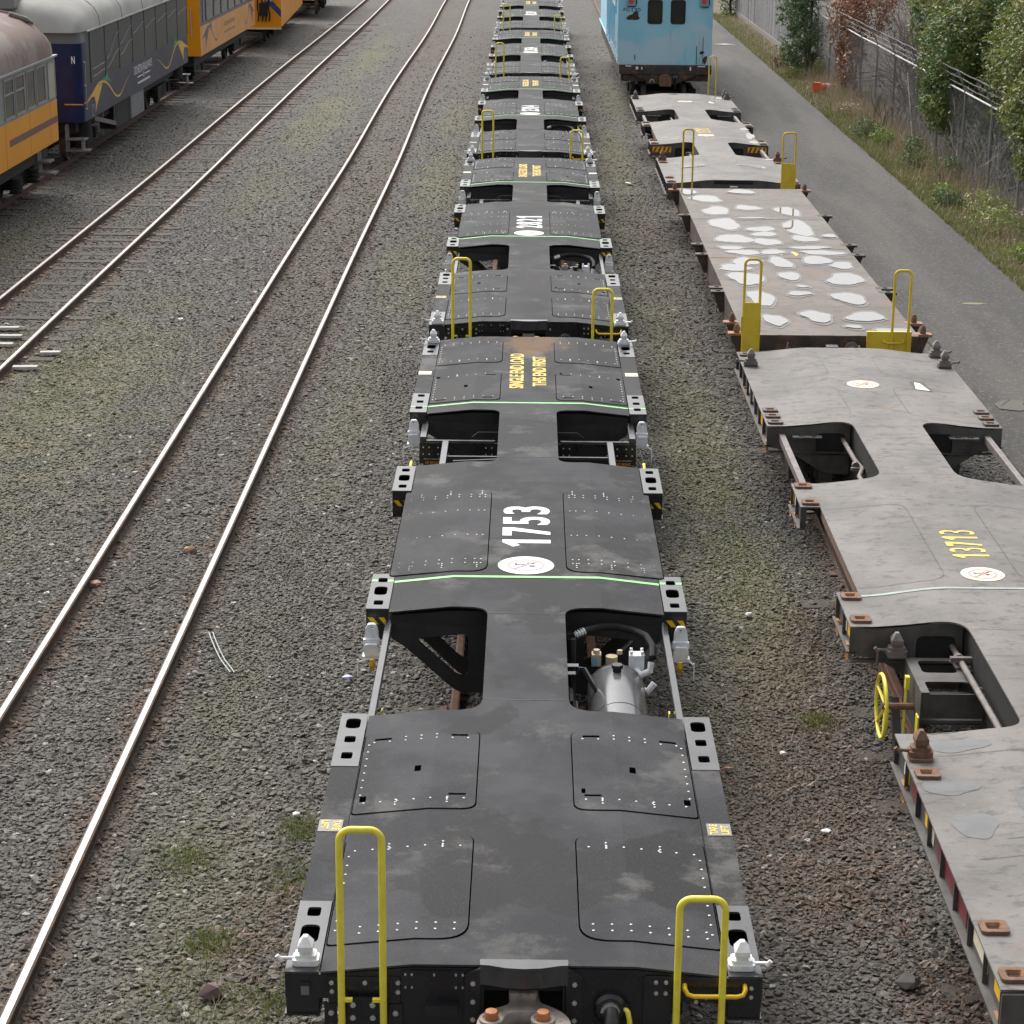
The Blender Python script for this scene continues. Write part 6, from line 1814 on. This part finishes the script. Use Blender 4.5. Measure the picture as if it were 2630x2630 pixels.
q = MB(); q.poly2([(-.18, -.2), (.05, -.3), (.2, -.22), (.17, .05), (.24, .22), (.05, .3), (-.1, .2), (-.2, .05)], lambda a, b: (a, b, 0)); o = q.build('road_puddle', M['mud'], normals=False, loc=(6.18, 26.75, G0 + .022)); tag(o, 'muddy puddle on the gravel road beside the grey wagon', 'puddle')
q = MB(); q.poly2([(-.35, -.1), (.0, -.2), (.5, -.06), (.1, .0), (.4, .2), (-.1, .1)], lambda a, b: (a, b, 0.01 + .01 * math.sin(9 * a))); o = q.build('plastic_strip', paper, normals=False, loc=(7.25, 83, G0 + .03)); tag(o, 'white plastic strip lying flat on the road far ahead', 'litter')
q = MB(); q.poly2([(-.2, -.05), (.05, -.1), (.22, -.01), (.08, .06), (-.1, .07)], lambda a, b: (a, b, 0)); o = q.build('paint_mark', pm('yellow_spray_paint', (.17, .17, .075), None, rough=.8), normals=False, loc=(7.0, 33.4, G0 + .017)); tag(o, 'faint yellow paint mark sprayed on the gravel road', 'paint mark')
# ------------------------------------------------------------------ place the vehicles
GRP = 'black container wagons coupled in the middle row'
WG = (('1753', 'black container wagon marked 1753, nearest in the middle row'), ('2821', 'black container wagon marked 2821, second in the middle row'), ('2314', 'third black container wagon from the camera in the middle row'),
      ('2834', 'fourth black container wagon from the camera in the middle row'), ('2809', 'farthest black container wagon in the middle row, cut by the top of the picture'))
w0 = container_wagon('container_wagon', WG[0][1], WG[0][0], GRP); w0.location = (0, 9.81, 0)
for i in range(1, 5):
    w = copy_tree(w0); w.location = (0, 9.81 + 15.975 * i, 0); w['label'] = WG[i][1]
    for ch in w.children:
        if ch.name.startswith('wagon_number'):
            q = MB(); put_number(q, WG[i][0], lambda u, v: (.195 - .4 * v, 6.97 + 1.15 * u, ZC + .003))
            tmp = q.build('wagon_number', M['white'], None, normals=False); ch.data = tmp.data; bpy.data.objects.remove(tmp)
G2 = 'grey container wagons at the right'
H1B = 5.45; dred = pm('hazard_red', (.3, .03, .02), None)
a = old_wagon('container_wagon', 'weathered grey container wagon marked 13713 in yellow, nearest at the right', G2, '13713'); a.location = (3.655, 9.845, 0)
c = copy_tree(a); c.location = (3.655, 38.6, 0); c['label'] = 'weathered grey container wagon between the flat wagon and the blue van'
for ch in list(c.children):
    if ch.name.startswith(('brake_stand', 'folded_twistlock')):
        for k in list(ch.children): bpy.data.objects.remove(k)
        bpy.data.objects.remove(ch)
for x0, x1, y, z0, z1, pl in ((-.93, -.75, -.1, .75, 1.97, 0), (.85, 1.08, -.1, .72, 1.92, 1), (.72, .9, 14.99, .6, 1.95, 0)):
    q = MB(); q.tube(inv_u(x0, x1, y, z0, z1, .06), .017, 10)
    if pl: q.box(x0 - .01, x1 + .01, y - .03, y - .02, .8, 1.38)
    q.build('handrail', M['yelold'], c, smooth=True)
q = MB()
RP = random.Random(6)
for k, (x, y, rx, ry) in enumerate(((3.07, 40.5, .3, .14), (4.2, 40.55, .32, .15), (4.6, 44.5, .14, .2), (4.62, 45.5, .09, .5), (4.6, 46.7, .12, .2), (4.45, 52.3, .15, .12), (4.55, 53.0, .15, .2), (3.5, 53.3, .12, .1), (4.62, 41.8, .1, .1))):
    qq = MB(); qq.poly2([(x - 3.655 + u, y - 38.6 + v) for u, v in blob_outline(RP, rx, ry)], lambda u, v: (max(-1.18, min(1.18, u)), max(.02, min(14.9, v)), max(OZE, ozf(u) - .004) + .0075)); qq.build('puddle', M['water'], c)
for s in (1, -1):
    qq = MB(); xa, xb = sorted((s * .78, s * 1.16)); qq.box(xa, xb, H1B - .02, H1B - .013, .845, .955, 0)
    for i in range(4): qq.sheet([(xa + .01 + .09 * i, H1B - .0215, .85), (xa + .055 + .09 * i, H1B - .0215, .85), (min(xb - .002, xa + .1 + .09 * i), H1B - .0215, .95), (xa + .055 + .09 * i, H1B - .0215, .95)], 1)
    qq.build('hazard_board', [M['hazy'], dred], c)
q = MB()
for cx, cy, rx, ry, sd in ((-.35, 2.15, .3, .42, 2), (-1.0, 2.5, .16, .12, 4), (-.2, .95, .45, .1, 6), (-.85, 3.15, .2, .12, 7), (-.95, 1.95, .12, .2, 8)):
    o = blob_outline(random.Random(sd), rx, ry, 20, .16); q.poly2([(cx + u, cy + v) for u, v in o], lambda u, v: (max(-1.19, u), v, ozf(u) + .0025))
q.build('fresh_paint_patch', M['ofresh'], a, normals=False)
flat_wagon(); guards_van(); blue_carriage(); railcars()

# ------------------------------------------------------------------ daylight
SUN_E, SUN_A = rad(48), rad(335)     # height and compass bearing (clockwise from +y) of the bright part of the cloud
w = bpy.data.worlds.new('World'); scene.world = w; w.use_nodes = True; nt = w.node_tree; bg = nt.nodes['Background']
sk = nt.nodes.new('ShaderNodeTexSky'); sk.sky_type = 'NISHITA'; sk.sun_disc = False; sk.sun_elevation = SUN_E; sk.sun_rotation = SUN_A
sk.air_density = 1.0; sk.dust_density = 7.0; sk.ozone_density = 1.0
hs = nt.nodes.new('ShaderNodeHueSaturation'); hs.inputs['Saturation'].default_value = .22
nt.links.new(sk.outputs[0], hs.inputs['Color']); nt.links.new(hs.outputs[0], bg.inputs[0]); bg.inputs[1].default_value = .15
sl = bpy.data.lights.new('sun', 'SUN'); sl.energy = .55; sl.angle = rad(25); sl.color = (1, .97, .92)
so = bpy.data.objects.new('sun', sl); col.objects.link(so)
so.rotation_euler = Vector((-math.sin(SUN_A) * math.cos(SUN_E), -math.cos(SUN_A) * math.cos(SUN_E), -math.sin(SUN_E))).to_track_quat('-Z', 'Y').to_euler()

# ------------------------------------------------------------------ camera (on the footbridge over the yard)
F, PITCH, YAW, ROLL = 5511.27 / 2630, .295077, .0067178, -.0082751
cam = bpy.data.cameras.new('camera'); co = bpy.data.objects.new('camera', cam); col.objects.link(co); scene.camera = co
cam.sensor_width = 36; cam.sensor_fit = 'HORIZONTAL'; cam.lens = 36 * F; cam.clip_start = .1; cam.clip_end = 2000
cp, sp = math.cos(PITCH), math.sin(PITCH); cy, sy = math.cos(YAW), math.sin(YAW); cr, sr = math.cos(ROLL), math.sin(ROLL)
fwd = Vector((-sy * cp, cy * cp, -sp)); right0 = Vector((cy, sy, 0)); up0 = right0.cross(fwd)
right = right0 * cr - up0 * sr; up = right0 * sr + up0 * cr
co.matrix_world = Matrix(((right.x, up.x, -fwd.x, -.0124), (right.y, up.y, -fwd.y, 0), (right.z, up.z, -fwd.z, 6.527), (0, 0, 0, 1)))
scene.render.resolution_x = scene.render.resolution_y = 1024
vs = scene.view_settings; vs.view_transform = 'Standard'; vs.look = 'None'; vs.gamma = 1; vs.exposure = .78; vs.use_curve_mapping = False
scene.cycles.max_bounces = 6
